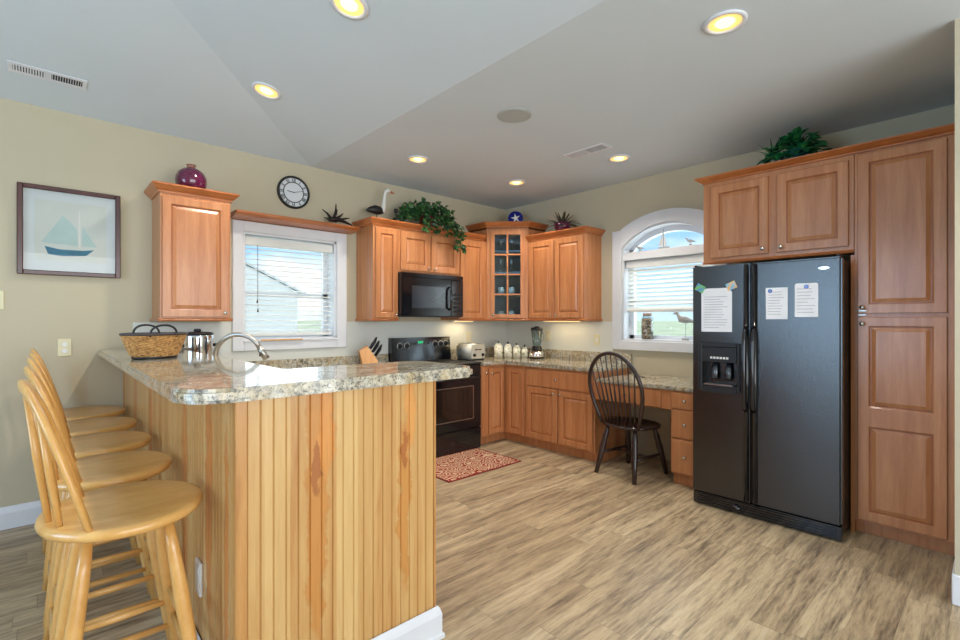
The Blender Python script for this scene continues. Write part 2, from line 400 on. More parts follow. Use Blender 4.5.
# back wall with window opening
def wall_with_hole(bm, a0, a1, h, holes, b0, b1, ax):
    hs = sorted(holes); cur = a0
    def bx(u0, u1, z0, z1):
        if u1-u0 < 1e-4 or z1-z0 < 1e-4: return
        if ax == 'x': box(bm, u0, u1, b0, b1, z0, z1)
        else: box(bm, b0, b1, u0, u1, z0, z1)
    for (u0, u1, z0, z1) in hs:
        bx(cur, u0, 0, h); bx(u0, u1, 0, z0); bx(u0, u1, z1, h); cur = u1
    bx(cur, a1, 0, h)
W1 = (1.295, 2.15, 1.19, 2.135)
bm = B(); wall_with_hole(bm, XL-.2, XR+.25, 4.3, [W1], YB, YB+.25, 'x'); struct('wall_back', bm, 'wall')
AY0, AY1, AZ0, AZS, AZT = 1.74, 2.704, 1.155, 2.12, 2.335   # arch window opening (y range, sill, springing, crown)
yc = (AY0+AY1)/2; hw = (AY1-AY0)/2; rise = AZT-AZS; RA = (hw*hw+rise*rise)/(2*rise)
def arc_z(y, r=RA, top=AZT): return top-r+math.sqrt(max(r*r-(y-yc)**2, 0))
bm = B(); wall_with_hole(bm, YF-.2, YB, 4.3, [(AY0, AY1, AZ0, AZT+.02)], XR, XR+.25, 'y')
na = 24; ys = [AY0+(AY1-AY0)*i/na for i in range(na+1)]
for a, b in zip(ys, ys[1:]):   # spandrel above the arch
    vs = [[bm.verts.new((x, y, z)) for (y, z) in ((a, arc_z(a)), (b, arc_z(b)), (b, AZT+.02), (a, AZT+.02))] for x in (XR, XR+.25)]
    bm.faces.new(vs[0]); bm.faces.new(vs[1][::-1]); bm.faces.new((vs[0][0], vs[0][1], vs[1][1], vs[1][0]))
struct('wall_right', bm, 'wall')
bm = B(); wall_with_hole(bm, YF-.2, YB+.25, 4.3, [(.6, 3.3, .25, 2.75)], XL-.2, XL, 'y'); struct('wall_left', bm, 'wall')
bm = B(); wall_with_hole(bm, XL, XR, 4.3, [(-2.3, 3.5, .05, 2.9)], YF-.2, YF, 'x'); struct('wall_front', bm, 'wall')
bm = B(); box(bm, 3.25, XR, .02, .148, 0, ZC); struct('wall_partition', bm, 'wall')
# ceiling: flat over the kitchen, hipped vault over the bar
bm = B(); Hh = SL*(XV-XL); A_ = (XV, YB, ZC); D_ = (XL, YB-(XV-XL), ZC+Hh)
for poly in ([(XV, YF, ZC), (XR, YF, ZC), (XR, YB, ZC), A_], [A_, (XL, YB, ZC), D_], [A_, D_, (XL, YF, ZC+Hh), (XV, YF, ZC)]):
    lo = [bm.verts.new(p) for p in poly]; hi = [bm.verts.new((p[0], p[1], p[2]+.12)) for p in poly]; n = len(poly)
    bm.faces.new(lo); bm.faces.new(hi[::-1])
    for i in range(n): bm.faces.new((lo[i], lo[(i+1) % n], hi[(i+1) % n], hi[i]))
struct('ceiling', bm, 'ceil')
# painted tile-white splash band over the counters (thin, on the walls)
bm = B(); box(bm, .52, 1.2, YB-.004, YB, .9, 1.352); box(bm, 1.2, 2.262, YB-.004, YB, .9, 1.098); box(bm, 2.262, XR, YB-.004, YB, .9, 1.352)
struct('trim_1', bm, 'splash')
bm = B(); box(bm, XR-.004, XR, 2.815, YB-.004, .83, 1.352)
struct('trim_2', bm, 'splash')
base_prof = [(0, 0), (.016, 0), (.016, .105), (.010, .125), (.005, .14), (0, .145)]
bm = B(); sweep(bm, [(XL, YB), (.46, YB)], base_prof); struct('baseboard_back', bm, 'trim')
bm = B(); box(bm, 3.234, 3.25, .004, .158, 0, .145, .004); box(bm, 3.25, 3.86, .148, .158, 0, .145, .002); struct('baseboard_partition', bm, 'trim')

# window 1 (back wall): casing, jamb frame, sash, glass
def window_back():
    x0, x1, z0, z1 = W1
    w = struct('window_1', box(B(), x0, x0+.02, YB+.004, YB+.24, z0, z1), 'trim')
    bm = B(); c = .088
    box(bm, x0-c, x0, YB-.02, YB, z0-c, z1+c, .004); box(bm, x1, x1+c+.015, YB-.02, YB, z0-c, z1+c, .004)
    box(bm, x0, x1, YB-.02, YB, z1, z1+c, .004); box(bm, x0, x1, YB-.02, YB, z0-c, z0, .004)
    box(bm, x0-.005, x1+.005, YB-.03, YB+.0, z0-.012, z0+.006, .004)
    ob('window_casing', bm, 'trim', w)
    bm = B()
    box(bm, x1-.02, x1, YB, YB+.24, z0, z1); box(bm, x0, x1, YB, YB+.24, z1-.02, z1); box(bm, x0, x1, YB, YB+.24, z0, z0+.02)
    ob('jamb', bm, 'trim', w)
    bm = B(); f = .045; y0, y1 = YB+.15, YB+.20; zm = 1.60
    for a in (x0+.02, x1-.02-f): box(bm, a, a+f, y0, y1, z0+.02, z1-.02)
    for a in (z0+.02, zm-.02, z1-.02-f): box(bm, x0+.02, x1-.02, y0, y1, a, a+f)
    ob('sash', bm, 'trim', w)
    ob('pane', box(B(), x0+.03, x1-.03, YB+.173, YB+.177, z0+.03, z1-.03), 'glass', w)
    return w
window_back()
bm = B(); box(bm, 1.44, 1.83, YB-.034, YB-.0205, 1.196, 1.21, .004)
def blind(name, label, loc, L_, ztop, zbot, depth, rz, tilt, group=None, sp=.045):
    """slatted blind; local x along, hangs down from z = ztop; bottom rail at zbot"""
    t = thing(name, label, 'window blind', loc, rz, group)
    bm = B(); box(bm, 0, L_, -.035, .035, ztop-.075, ztop, .004); ob('headrail', bm, 'blind', t)
    bm = B(); z = ztop-.075-sp*.6
    while z > zbot+.04:
        c, s = math.cos(tilt), math.sin(tilt)
        vs = []
        for q, (yy, zz) in enumerate([(-.024, 0), (0, .003), (.024, 0), (.024, -.004), (0, -.001), (-.024, -.004)]):
            vs.append([bm.verts.new((xx, yy*c-zz*s, z+yy*s+zz*c)) for xx in (.004, L_-.004)])
        for q in range(6): bm.faces.new((vs[q][0], vs[(q+1) % 6][0], vs[(q+1) % 6][1], vs[q][1]))
        bm.faces.new([v[0] for v in vs][::-1]); bm.faces.new([v[1] for v in vs]); z -= sp
    ob('slats', bm, 'blind', t)
    ob('bottom_rail', box(B(), .004, L_-.004, -.024, .024, zbot, zbot+.03, .004), 'blind', t)
    for xx in (L_*.14, L_*.5, L_*.86): ob('ladder_cord', tube(B(), [(xx, -.03, ztop-.06), (xx, -.028, zbot+.02)], .0013, 5), 'blind', t)
    return t
bw = blind('window_blind', 'white slatted blind lowered over the square window behind the bar', (1.32, YB+.05, 0), .80, 2.10, 1.225, .04, 0, math.radians(13))
bm = B()
for q, zz in ((.095, 1.52), (.10, 1.44)): lathe(bm, [(.003, .03), (.008, .005), (.008, 0)], 8, (q, -.04, zz))
tube(bm, [(.095, -.04, 2.03), (.095, -.04, 1.55)], .0012, 5); tube(bm, [(.10, -.041, 2.03), (.10, -.041, 1.47)], .0012, 5)
ob('pull_cord', bm, 'darkmetal', bw)

def window_arch():
    w = struct('window_2', box(B(), XR+.004, XR+.2, AY1-.02, AY1, AZ0, AZS-.01), 'trim')
    bm = B(); box(bm, XR, XR+.2, AY0, AY0+.02, AZ0, AZS-.01); box(bm, XR-.0, XR+.2, AY0, AY1, AZ0, AZ0+.018); ob('jamb', bm, 'trim', w)
    # arched casing with shoulders
    bm = B(); c = .105; x0, x1 = XR-.024, XR
    box(bm, x0, x1, AY1, AY1+c, AZ0-c+.01, AZS+.19, .004); box(bm, x0, x1, AY0-c, AY0, AZ0-c+.01, AZS+.19, .004)
    box(bm, x0-.006, x1, AY0, AY1, AZ0-c+.01, AZ0, .004)
    outer = lambda y: max(AZS+.19, arc_z(y, (.50**2+.145**2)/(2*.145), AZT+.12))
    for a, b in zip(ys, ys[1:]):
        q = [[bm.verts.new((x, y, z)) for (y, z) in ((a, arc_z(a)), (b, arc_z(b)), (b, outer(b)), (a, outer(a)))] for x in (x0, x1)]
        bm.faces.new(q[0]); bm.faces.new(q[1][::-1])
        for j in range(4): bm.faces.new((q[0][j], q[0][(j+1) % 4], q[1][(j+1) % 4], q[1][j]))
    ob('window_casing', bm, 'trim', w)
    # arched head lining
    bm = B()
    for a, b in zip(ys, ys[1:]):
        q = [[bm.verts.new((x, y, z)) for (y, z) in ((a, arc_z(a)-.02), (b, arc_z(b)-.02), (b, arc_z(b)), (a, arc_z(a)))] for x in (XR, XR+.2)]
        for j in range(4): bm.faces.new((q[0][j], q[0][(j+1) % 4], q[1][(j+1) % 4], q[1][j]))
        bm.faces.new(q[0]); bm.faces.new(q[1][::-1])
    ob('arched_lining', bm, 'trim', w)
    ob('transom', box(B(), XR-.012, XR+.2, AY0+.02, AY1-.02, 1.99, 2.075, .004), 'trim', w)
    bm = B(); f = .05; a0, a1 = XR+.12, XR+.17
    for yy in (AY0+.02, AY1-.02-f): box(bm, a0, a1, yy, yy+f, AZ0+.018, 1.99)
    for zz in (AZ0+.018, 1.53, 1.94): box(bm, a0, a1, AY0+.02, AY1-.02, zz, zz+.04)
    # arched transom sash
    y2 = [AY0+.02+(AY1-AY0-.04)*i/na for i in range(na+1)]
    for a, b in zip(y2, y2[1:]):
        lo_a, lo_b = max(arc_z(a)-.075, 2.08), max(arc_z(b)-.075, 2.08)
        q = [[bm.verts.new((x, y, z)) for (y, z) in ((a, lo_a), (b, lo_b), (b, arc_z(b)-.02), (a, arc_z(a)-.02))] for x in (a0, a1)]
        for j in range(4): bm.faces.new((q[0][j], q[0][(j+1) % 4], q[1][(j+1) % 4], q[1][j]))
        bm.faces.new(q[0]); bm.faces.new(q[1][::-1])
    for yy in (AY0+.02, AY1-.02-f): box(bm, a0, a1, yy, yy+f, 2.075, 2.115)
    ob('sash', bm, 'trim', w)
    bm = B(); prism_pts = [(AY0+.03, AZ0+.03)]+[(y, arc_z(y)-.03) for y in y2[1:-1]][::1]+[(AY1-.03, AZ0+.03)]
    q = [[bm.verts.new((x, y, z)) for y, z in prism_pts] for x in (XR+.143, XR+.147)]
    bm.faces.new(q[0]); bm.faces.new(q[1][::-1])
    ob('pane', bm, 'glass', w)
window_arch()
blind('window_blind', 'white slatted blind half raised in the arched window', (XR+.055, AY1-.035, 0), .90, 1.985, 1.45, .04, -PI/2, math.radians(38), sp=.043)
# openings behind the camera: simple glazed frames
def big_opening(name, ax, u0, u1, z0, z1, b, n):
    w = None; bm = B()
    for i in range(n+1):
        u = u0+(u1-u0-.07)*i/n
        (box(bm, u, u+.07, b, b+.08, z0, z1) if ax == 'x' else box(bm, b, b+.08, u, u+.07, z0, z1))
    for z in (z0, z1-.07): (box(bm, u0, u1, b, b+.08, z, z+.07) if ax == 'x' else box(bm, b, b+.08, u0, u1, z, z+.07))
    return struct(name, bm, 'trim')
big_opening('door_1', 'x', -2.3, 3.5, .05, 2.9, YF-.12, 3)
big_opening('window_3', 'y', .6, 3.3, .25, 2.75, XL-.12, 3)

# ---------------------------------------------------------------- outdoors
bm = B(); box(bm, -1500, 2500, 5.5, 2500, -3.3, -3.2); box(bm, 5.2, 2500, -1500, 5.5, -3.3, -3.2); struct('ground', bm, 'marsh')
hs = thing('neighbour_house', 'white sided neighbour house with a grey gable roof beyond the square window', 'house', (2.6, 14, -3.2))
bm = B(); box(bm, -5, 3.0, 0, 8, 0, 5.4); 
a = [bm.verts.new(p) for p in ((-5, 0, 5.4), (3.0, 0, 5.4), (-1, 0, 7.3))]; bm.faces.new(a); ob('wall', bm, 'siding', hs)
bm = B()
for s in (-1, 1):
    q = [(-1, -.03, 7.34), (-1, 8.3, 7.34), (-1+s*4.3, 8.3, 5.28), (-1+s*4.3, -.03, 5.28)]
    lo = [bm.verts.new(p) for p in q]; hi = [bm.verts.new((p[0], p[1], p[2]+.06)) for p in q]
    bm.faces.new(lo[::-1]); bm.faces.new(hi)
    for i in range(4): bm.faces.new((lo[i], lo[(i+1) % 4], hi[(i+1) % 4], hi[i]))
ob('roof', bm, 'roofing', hs)
bm = B(); box(bm, .2, 1.1, -.04, 0, 3.3, 4.7); ob('window', bm, 'water', hs)

# ---------------------------------------------------------------- cabinets
R90 = -PI/2
def cab(name, label, loc, rz, w, z0, z1, depth, cat='cabinet', group=None, crown=None, rail=None, toe=False):
    """front plane y=0 facing -y in its own frame; crown / rail = which plan corners they wrap: (left, right)"""
    t = thing(name, label, cat, loc, rz, group)
    bm = B(); box(bm, 0, w, 0, depth, z0, z1, .0015)
    if toe: box(bm, 0, w, .075, depth, 0.0, z0)
    ob('body', bm, 'maple', t)
    def path(l, r):
        p = []
        if l: p.append((0, depth))
        p += [(0, 0), (w, 0)]
        if r: p.append((w, depth))
        return p
    if crown is not None: ob('crown_moulding', sweep(B(), path(*crown), crown_prof(z1-.004)), 'maple_edge', t)
    if rail is not None: ob('light_rail', sweep(B(), path(*rail), rail_prof(z0+.012)), 'maple_edge', t)
    return t
D = .328
c = cab('wall_cabinet', 'single-door maple wall cabinet left of the square window', (.640, 4.09, 0), 0, .466, 1.372, 2.296, D, crown=(1, 1), rail=(1, 1))
door(c, .012, .450, 1.392, 2.268, (.42, 1.425), fr=.052)
c = cab('wall_cabinet', 'narrow maple wall cabinet left of the microwave', (2.367, 4.09, 0), 0, .283, 1.372, 2.29, D, crown=None, rail=(1, 0))
door(c, .02, .272, 1.392, 2.268, (.245, 1.425), fr=.05)
c = cab('wall_cabinet', 'short two-door maple wall cabinet above the microwave', (2.652, 4.09, 0), 0, .793, 1.853, 2.29, D)
door(c, .02, .388, 1.875, 2.268, (.355, 1.905), fr=.062); door(c, .405, .785, 1.875, 2.268, (.44, 1.905), fr=.062)
c = cab('wall_cabinet', 'tall narrow maple wall cabinet between microwave and glass corner cabinet', (3.447, 4.09, 0), 0, .43, 1.372, 2.29, D, rail=(0, 0))
door(c, .012, .372, 1.392, 2.268, None)
# one crown moulding runs over the three wall cabinets round the microwave
bm = B(); sweep(bm, [(2.367, YB-.002), (2.367, 4.09), (3.826, 4.09)], crown_prof(2.2905))
ob('crown_moulding', bm, 'maple_edge', label='long maple crown moulding over the cabinets around the microwave', cat='moulding')
# glass-door corner cabinet
A2, B2 = Vector((3.88, 4.09)), Vector((4.215, 3.745)); ang = math.atan2(B2.y-A2.y, B2.x-A2.x); LG = (B2-A2).length
cc = thing('corner_cabinet', 'diagonal maple corner wall cabinet with glazed eight-pane door', 'cabinet', (3.88, 4.09, 0))
pent = [(3.88, YB-.002), (3.88, 4.09), (4.215, 3.745), (XR-.002, 3.745), (XR-.002, YB-.002)]
bm = B(); t_ = .018
box(bm, 3.88, 3.88+t_, 4.10, YB-.002, 1.372, 2.46); box(bm, 4.225, XR-.002, 3.745, 3.745+t_, 1.372, 2.46)
prism(bm, pent, 1.372, 1.392); prism(bm, pent, 2.44, 2.46)
ob('body', bm, 'maple', cc, world=True)
bm = B(); box(bm, 3.90, XR-.004, YB-.012, YB-.004, 1.392, 2.44); box(bm, XR-.014, XR-.004, 3.765, YB-.012, 1.392, 2.44); ob('back_panel', bm, 'cabin', cc, world=True)
inner = [(3.90, YB-.014), (3.90, 4.105), (4.22, 3.77), (XR-.016, 3.77), (XR-.016, YB-.014)]
for zz in (1.67, 1.93, 2.18): ob('shelf', prism(B(), inner, zz-.008, zz+.008), 'cabin', cc, world=True)
bm = B(); f = .05; box(bm, 0, f, 0, .018, 1.372, 2.46); box(bm, LG-f, LG, 0, .018, 1.372, 2.46); box(bm, f, LG-f, 0, .018, 1.372, 1.40); box(bm, f, LG-f, 0, .018, 2.40, 2.46)
ob('face_frame', bm, 'maple', cc, rot=(0, 0, ang))
bm = B(); dw0, dw1, dz0, dz1, df = .045, LG-.045, 1.392, 2.415, .045
box(bm, dw0, dw0+df, -T, 0, dz0, dz1, .003); box(bm, dw1-df, dw1, -T, 0, dz0, dz1, .003)
box(bm, dw0+df, dw1-df, -T, 0, dz0, dz0+df, .003); box(bm, dw0+df, dw1-df, -T, 0, dz1-df, dz1, .003)
mx = (dw0+dw1)/2; box(bm, mx-.009, mx+.009, -T+.002, -.004, dz0+df, dz1-df)
for k in (1, 2, 3):
    zz = dz0+df+(dz1-dz0-2*df)*k/4; box(bm, dw0+df, dw1-df, -T+.002, -.004, zz-.009, zz+.009)
gd = ob('door', bm, 'maple', cc, rot=(0, 0, ang))
ob('pane', box(B(), dw0+df-.004, dw1-df+.004, -.010, -.007, dz0+df-.004, dz1-df+.004), 'doorglass', gd)
knob(gd, dw0+.026, 1.43)
ob('crown_moulding', sweep(B(), [(3.88, YB-.002), (3.88, 4.09), (4.215, 3.745), (XR-.002, 3.745)], crown_prof(2.456)), 'maple_edge', cc, world=True)
ob('light_rail', sweep(B(), [(3.88, 4.09), (4.215, 3.745)], rail_prof(1.384)), 'maple_edge', cc, world=True)
# glassware in the corner cabinet
def wineglass():
    bm = B(); lathe(bm, [(.03, 0), (.03, .002), (.004, .006), (.004, .07), (.02, .085), (.034, .11), (.034, .14), (.028, .17)], 14, cap1=False); return bm
def mug():
    bm = B(); lathe(bm, [(.034, 0), (.038, .004), (.038, .085), (.034, .085), (.034, .01)], 14)
    tube(bm, [(.036, 0, .07), (.058, 0, .06), (.058, 0, .03), (.036, 0, .02)], .005, 6); return bm
CT = Vector((4.17, 4.06)); ux = Vector((math.cos(ang), math.sin(ang)))
first = {}
names = {1.3925: ('bottom shelf', 'mug'), 1.6785: ('second shelf', 'mug'), 1.9385: ('third shelf', 'glass'), 2.1885: ('top shelf', 'glass')}
for zz, (nm, kind) in names.items():
    for k, pos in enumerate(('left', 'right')):
        p = CT+ux*(-.062+.124*k)-Vector((-ux.y, ux.x))*0.03
        if kind not in first:
            o = ob('wine_glass' if kind == 'glass' else 'coffee_mug', wineglass() if kind == 'glass' else mug(), 'stemware' if kind == 'glass' else 'white', smooth=True)
            first[kind] = o
        else:
            o = first[kind].copy(); COL.objects.link(o)
        o.location = (p.x, p.y, zz)
        tag(o, '%s on the %s of the glazed corner cabinet, %s one' % ('clear stemmed glass' if kind == 'glass' else 'white coffee mug', nm, pos), kind, 'glassware in the corner cabinet')
# right wall uppers
c = cab('wall_cabinet', 'two-door maple wall cabinet between the corner cabinet and the arched window', (4.215, 3.741, 0), R90, .785, 1.372, 2.29, D, crown=(0, 1), rail=(0, 1))
door(c, .025, .385, 1.392, 2.262, (.355, 1.425)); door(c, .40, .768, 1.392, 2.262, (.43, 1.425))
# pantry + over-fridge
PX = 3.87; DP = XR-PX-.002
c = cab('pantry_cabinet', 'tall maple pantry cabinet right of the fridge', (PX, .636, 0), R90, .466, .085, 2.44, DP, toe=False)
bm = B(); box(bm, .0, .466, .045, DP, 0, .085); ob('toe_kick', bm, 'maple', c)
door(c, .018, .43, 1.412, 2.425, (.045, 1.45), name='door'); door(c, .018, .43, .10, 1.388, (.045, 1.345), splits=.66, name='door')
for z in (1.398, 1.425): ob('latch', box(B(), .022, .062, -T-.006, -T-.0005, z, z+.008, .002), 'nickel', c)
c = cab('wall_cabinet', 'deep two-door maple cabinet above the fridge', (PX, 1.59, 0), R90, .952, 1.815, 2.44, DP, rail=(0, 0))
door(c, .06, .46, 1.85, 2.405, (.43, 1.885)); door(c, .515, .925, 1.85, 2.405, (.545, 1.885))
bm = B(); sweep(bm, [(XR-.002, 1.59), (PX, 1.59), (PX, .168)], [(o_, 2.4405+(z_-2.4405)*.75) for o_, z_ in crown_prof(2.4405)])
ob('crown_moulding', bm, 'maple_edge', label='maple crown moulding over the fridge cabinet and pantry', cat='moulding')
ob('filler_panel', box(B(), PX-.0, XR-.002, .6365, .655, 0, 1.79), 'maple', label='maple side panel standing between fridge and pantry', cat='panel')
# base cabinets, right wall: drawer over two doors
BX, BY = 3.885, 3.81
c = cab('base_cabinet', 'maple base cabinet with one wide drawer over two doors', (BX, 3.49, 0), R90, .885, .1, .874, XR-BX-.002, toe=True)
door(c, .028, .865, .672, .845, (.44, .757), slab=True, name='drawer')
door(c, .028, .44, .118, .655, (.405, .615)); door(c, .462, .865, .118, .655, (.495, .615))
# corner base
cb = thing('base_cabinet', 'maple corner base cabinet with two inward folding doors', 'cabinet', (3.60, BY, 0))
bm = B(); prism(bm, [(3.52, YB-.002), (3.52, BY), (BX, BY), (BX, 3.492), (XR-.002, 3.492), (XR-.002, YB-.002)], .1, .874)
prism(bm, [(3.52, YB-.002), (3.52, BY+.075), (BX+.075, BY+.075), (BX+.075, 3.492), (XR-.002, 3.492), (XR-.002, YB-.002)], 0, .1)
ob('body', bm, 'maple', cb, world=True)
d1 = ob('door', door_bm(.235, .72, fr=.045), ['maple', 'glaze'], cb, loc=(.032, 0, .118)); knob(d1, .03, .66)
d2 = ob('door', door_bm(.225, .72, fr=.045), ['maple', 'glaze'], cb, loc=(BX-3.60, 3.745-BY, .118), rot=(0, 0, R90))
bm = B(); box(bm, -.078, .022, -.012, 0, .1, .86, .002); o = ob('filler', bm, 'maple', cb); knob(o, -.02, .79, -.012)
# desk run
dk = thing('desk_cabinet', 'maple three-drawer desk pedestal with pencil drawer beside the fridge', 'cabinet', (BX, 2.603, 0), R90)
bm = B(); box(bm, .74, 1.02, 0, XR-BX-.002, .1, .786, .0015); box(bm, .74, 1.02, .05, XR-BX-.002, 0, .1); box(bm, 0, .74, .004, .03, .62, .786); box(bm, .0, .74, .03, XR-BX-.002, .766, .786)
ob('body', bm, 'maple', dk)
door(dk, .06, .655, .628, .772, (.33, .70), y=.004, slab=True, name='drawer')
for z0, z1 in ((.642, .772), (.402, .628), (.112, .388)): door(dk, .752, .985, z0, z1, (.868, (z0+z1)/2), slab=True, name='drawer')
# countertops
def slab_edge(poly, z0, z1, bev=.008):
    bm = prism(B(), poly, z0, z1)
    bmesh.ops.bevel(bm, geom=[e for e in bm.edges if abs(e.verts[0].co.z-e.verts[1].co.z) < 1e-5], offset=bev, segments=2, affect='EDGES'); return bm
ct = ob('countertop', slab_edge([(3.532, YB-.03), (3.532, BY-.03), (BX-.03, BY-.03), (BX-.03, 2.585), (XR-.03, 2.585), (XR-.03, YB-.03)], .875, .915), 'granite',
   label='speckled granite corner countertop right of the range', cat='countertop')
bm = B(); box(bm, 3.532, XR-.03, YB-.03, YB-.005, .876, 1.02, .002); box(bm, XR-.03, XR-.005, 2.585, YB-.03, .876, 1.02, .002); ob('backsplash', bm, 'granite', ct)
ob('countertop', slab_edge([(BX-.03, 2.583), (XR-.005, 2.583), (XR-.005, 1.584), (BX-.03, 1.584)], .787, .818), 'granite', label='lower granite desk top under the arched window', cat='countertop')
# base cabinets and counter hidden behind the bar
c = cab('base_cabinet', 'maple base cabinets under the square window left of the range', (.62, BY, 0), 0, 2.09, .1, .874, YB-BY-.002, toe=True)
for k in range(3): door(c, .65+.48*k, 1.10+.48*k, .118, .845, (1.06+.48*k, .8))
c = cab('base_cabinet', 'maple sink base cabinets behind the tall bar wall', (1.22, 2.42, 0), PI/2, 1.385, .1, .874, .60, toe=True)
for k in range(3): door(c, .03+.42*k, .43+.42*k, .118, .845, (.39+.42*k, .8))
bm = slab_edge([(.612, 1.80), (1.26, 1.80), (1.26, 3.78), (2.722, 3.78), (2.722, YB-.03), (.612, YB-.03)], .875, .915)
ct = ob('countertop', bm, 'granite', label='lower granite countertop behind the bar under the square window', cat='countertop')
bm = B(); box(bm, .612, 2.722, YB-.03, YB-.005, .876, 1.012, .002); ob('backsplash', bm, 'granite', ct)
c = cab('base_cabinet', 'maple base cabinet behind the bar front', (1.245, 1.805, 0), PI/2, .60, .1, .874, .63, toe=True)
door(c, .02, .58, .118, .845, (.06, .8))

# ---------------------------------------------------------------- breakfast bar
BXL, BYF, BXR = .467, 1.655, 1.265
bar = thing('breakfast_bar', 'tall hickory beadboard bar half wall wrapping the kitchen corner', 'bar', (BXL, BYF, 0))
bm = B(); prism(bm, [(BXL+.012, BYF+.012), (BXR-.004, BYF+.012), (BXR-.004, BYF+.14), (.605, BYF+.14), (.605, YB-.008), (BXL+.012, YB-.008)], 0, 1.11); ob('half_wall', bm, 'maple', bar, world=True)
def bead(bm, p0, p1, nrm, z0, z1, pitch, t=.012):
    d = Vector(p1)-Vector(p0); Ln = d.length; d.normalize(); n = Vector(nrm); k = int(round(Ln/pitch)); pts = []
    for i in range(k):
        s0 = Ln*i/k; s1 = Ln*(i+1)/k; g = .0035
        pts += [(s0, t-.006), (s0+g, t), ((s1-g), t)]
        if i % 2 == 0:
            sm = s0+(s1-s0)*.30; pts = pts[:-1]+[(s1-g, t)]
    pts.append((Ln, t-.006))
    lo, hi = [], []
    for s, o in pts:
        q = Vector(p0)+d*s+n*(o-t)
        lo.append(bm.verts.new((q.x, q.y, z0))); hi.append(bm.verts.new((q.x, q.y, z1)))
    for i in range(len(pts)-1): bm.faces.new((lo[i], lo[i+1], hi[i+1], hi[i]))
    for zq, row, in ((z0, lo), (z1, hi)):
        e0 = Vector(p0)-n*t; e1 = Vector(p0)+d*Ln-n*t
        a = bm.verts.new((e1.x, e1.y, zq)); b = bm.verts.new((e0.x, e0.y, zq)); bm.faces.new(row+[a, b])
m_front = bar_panel([(.265, .74, .62, .040, (190, 128, 62)), (.30, .97, .2, .03, (206, 140, 70)), (.635, .62, .40, .032, (190, 130, 64)), (.265, .84, .11, .018, (158, 92, 44)), (.635, .84, .09, .014, (160, 94, 46)), (.66, 1.0, .2, .03, (208, 146, 78))], 0, 'hickory_front')
m_side = bar_panel([(.35, .85, .7, .05, (190, 118, 58)), (.12, .55, .5, .03, (198, 126, 64)), (.75, .6, .8, .06, (196, 130, 70)), (1.6, .7, .7, .05, (196, 126, 66)), (2.2, .7, .7, .06, (196, 126, 66))], 1, 'hickory_side')
bm = B(); bead(bm, (BXL+.030, BYF), (BXR-.012, BYF), (0, -1), .0, 1.11, .0425); ob('front_beadboard', bm, m_front, bar, world=True)
bm = B(); bead(bm, (BXL, YB-.008), (BXL, BYF+.030), (-1, 0), .0, 1.11, .0425); ob('side_beadboard', bm, m_side, bar, world=True)
M['trimwood'] = wood('hickory_trim', (178, 120, 62), (196, 142, 80), (212, 160, 98), .35)
for q in ((BXL-.006, BXL+.030, BYF-.006, BYF+.030), (BXR-.012, BXR, BYF-.003, BYF+.14), (BXL-.006, BXL+.010, YB-.03, YB-.008)):
    ob('corner_post', box(B(), *q, 0, 1.11, .003), 'trimwood', bar, world=True)
bm = B(); sweep(bm, [(BXL-.006, YB-.03), (BXL-.006, BYF-.006), (BXR+.002, BYF-.006), (BXR+.002, BYF+.14)], [(0, 0), (.024, 0), (.024, .016), (.016, .02), (.016, .10), (.012, .115), (.006, .13), (0, .134)])
ob('baseboard', bm, 'trim', bar, world=True)
bm = B(); box(bm, BXL-.012, BXL-.0005, 2.085, 2.16, .30, .43, .003); box(bm, BXL-.014, BXL-.011, 2.10, 2.145, .32, .41, .001); ob('outlet_plate', bm, 'white', bar, world=True, label='white outlet plate')
# granite bar top, L shaped with clipped corners
def roundpoly(poly, rads, seg=6):
    out = []; n = len(poly)
    for i in range(n):
        p = Vector(poly[i]); a = Vector(poly[i-1]); b = Vector(poly[(i+1) % n]); r = rads[i]
        if not r: out.append(tuple(p)); continue
        pa = p+(a-p).normalized()*r; pb = p+(b-p).normalized()*r
        for k in range(seg+1):
            t = k/seg; q = pa*(1-t)**2+p*2*t*(1-t)+pb*t*t; out.append(tuple(q))
    return out
poly = roundpoly([(.31, 1.625), (1.475, 1.625), (1.475, 2.09), (.80, 2.09), (.77, 2.12), (.77, YB-.006), (.31, YB-.006)], [.13, .05, .09, 0, .0, 0, 0])
ob('bar_countertop', slab_edge(poly, 1.111, 1.157, .012), 'granite', label='thick L-shaped granite bar top over the beadboard bar', cat='countertop')

# ---------------------------------------------------------------- range
RX0, RX1, RY = 2.735, 3.505, 3.775
rg = thing('range', 'black freestanding electric range with green clock display', 'range', (3.12, RY, 0))
bm = B(); box(bm, RX0, RX1, RY+.04, YB-.012, .02, .90, .004); box(bm, RX0-.0, RX1+.0, RY+.0, YB-.10, .901, .918, .004); ob('body', bm, 'blackmatte', rg, world=True)
bm = B(); box(bm, RX0+.01, RX1-.01, RY, RY+.04, .235, .80, .008, 2); dr = ob('oven_door', bm, 'black', rg, world=True)
bm = B(); box(bm, RX0+.12, RX1-.13, RY-.003, RY-.0005, .34, .67, .001); ob('window', bm, 'oven_glass', dr, world=True)
bm = B(); 
wx0, wx1 = RX0+.11, RX1-.12
for a in ((wx0, wx0+.008, .33, .68), (wx1-.008, wx1, .33, .68), (wx0, wx1, .33, .338), (wx0, wx1, .672, .68)): box(bm, a[0], a[1], RY-.005, RY-.0005, a[2], a[3])
ob('window_trim', bm, 'nickel', dr, world=True)
bm = B(); tube(bm, [(RX0+.05, RY-.002, .765), (RX0+.06, RY-.04, .77), (RX1-.06, RY-.04, .77), (RX1-.05, RY-.002, .765)], .012, 8); ob('handle', bm, 'black', dr, True, world=True)
bm = B(); box(bm, RX0+.01, RX1-.01, RY+.005, RY+.04, .805, .898, .004); ob('front_panel', bm, 'black', rg, world=True)
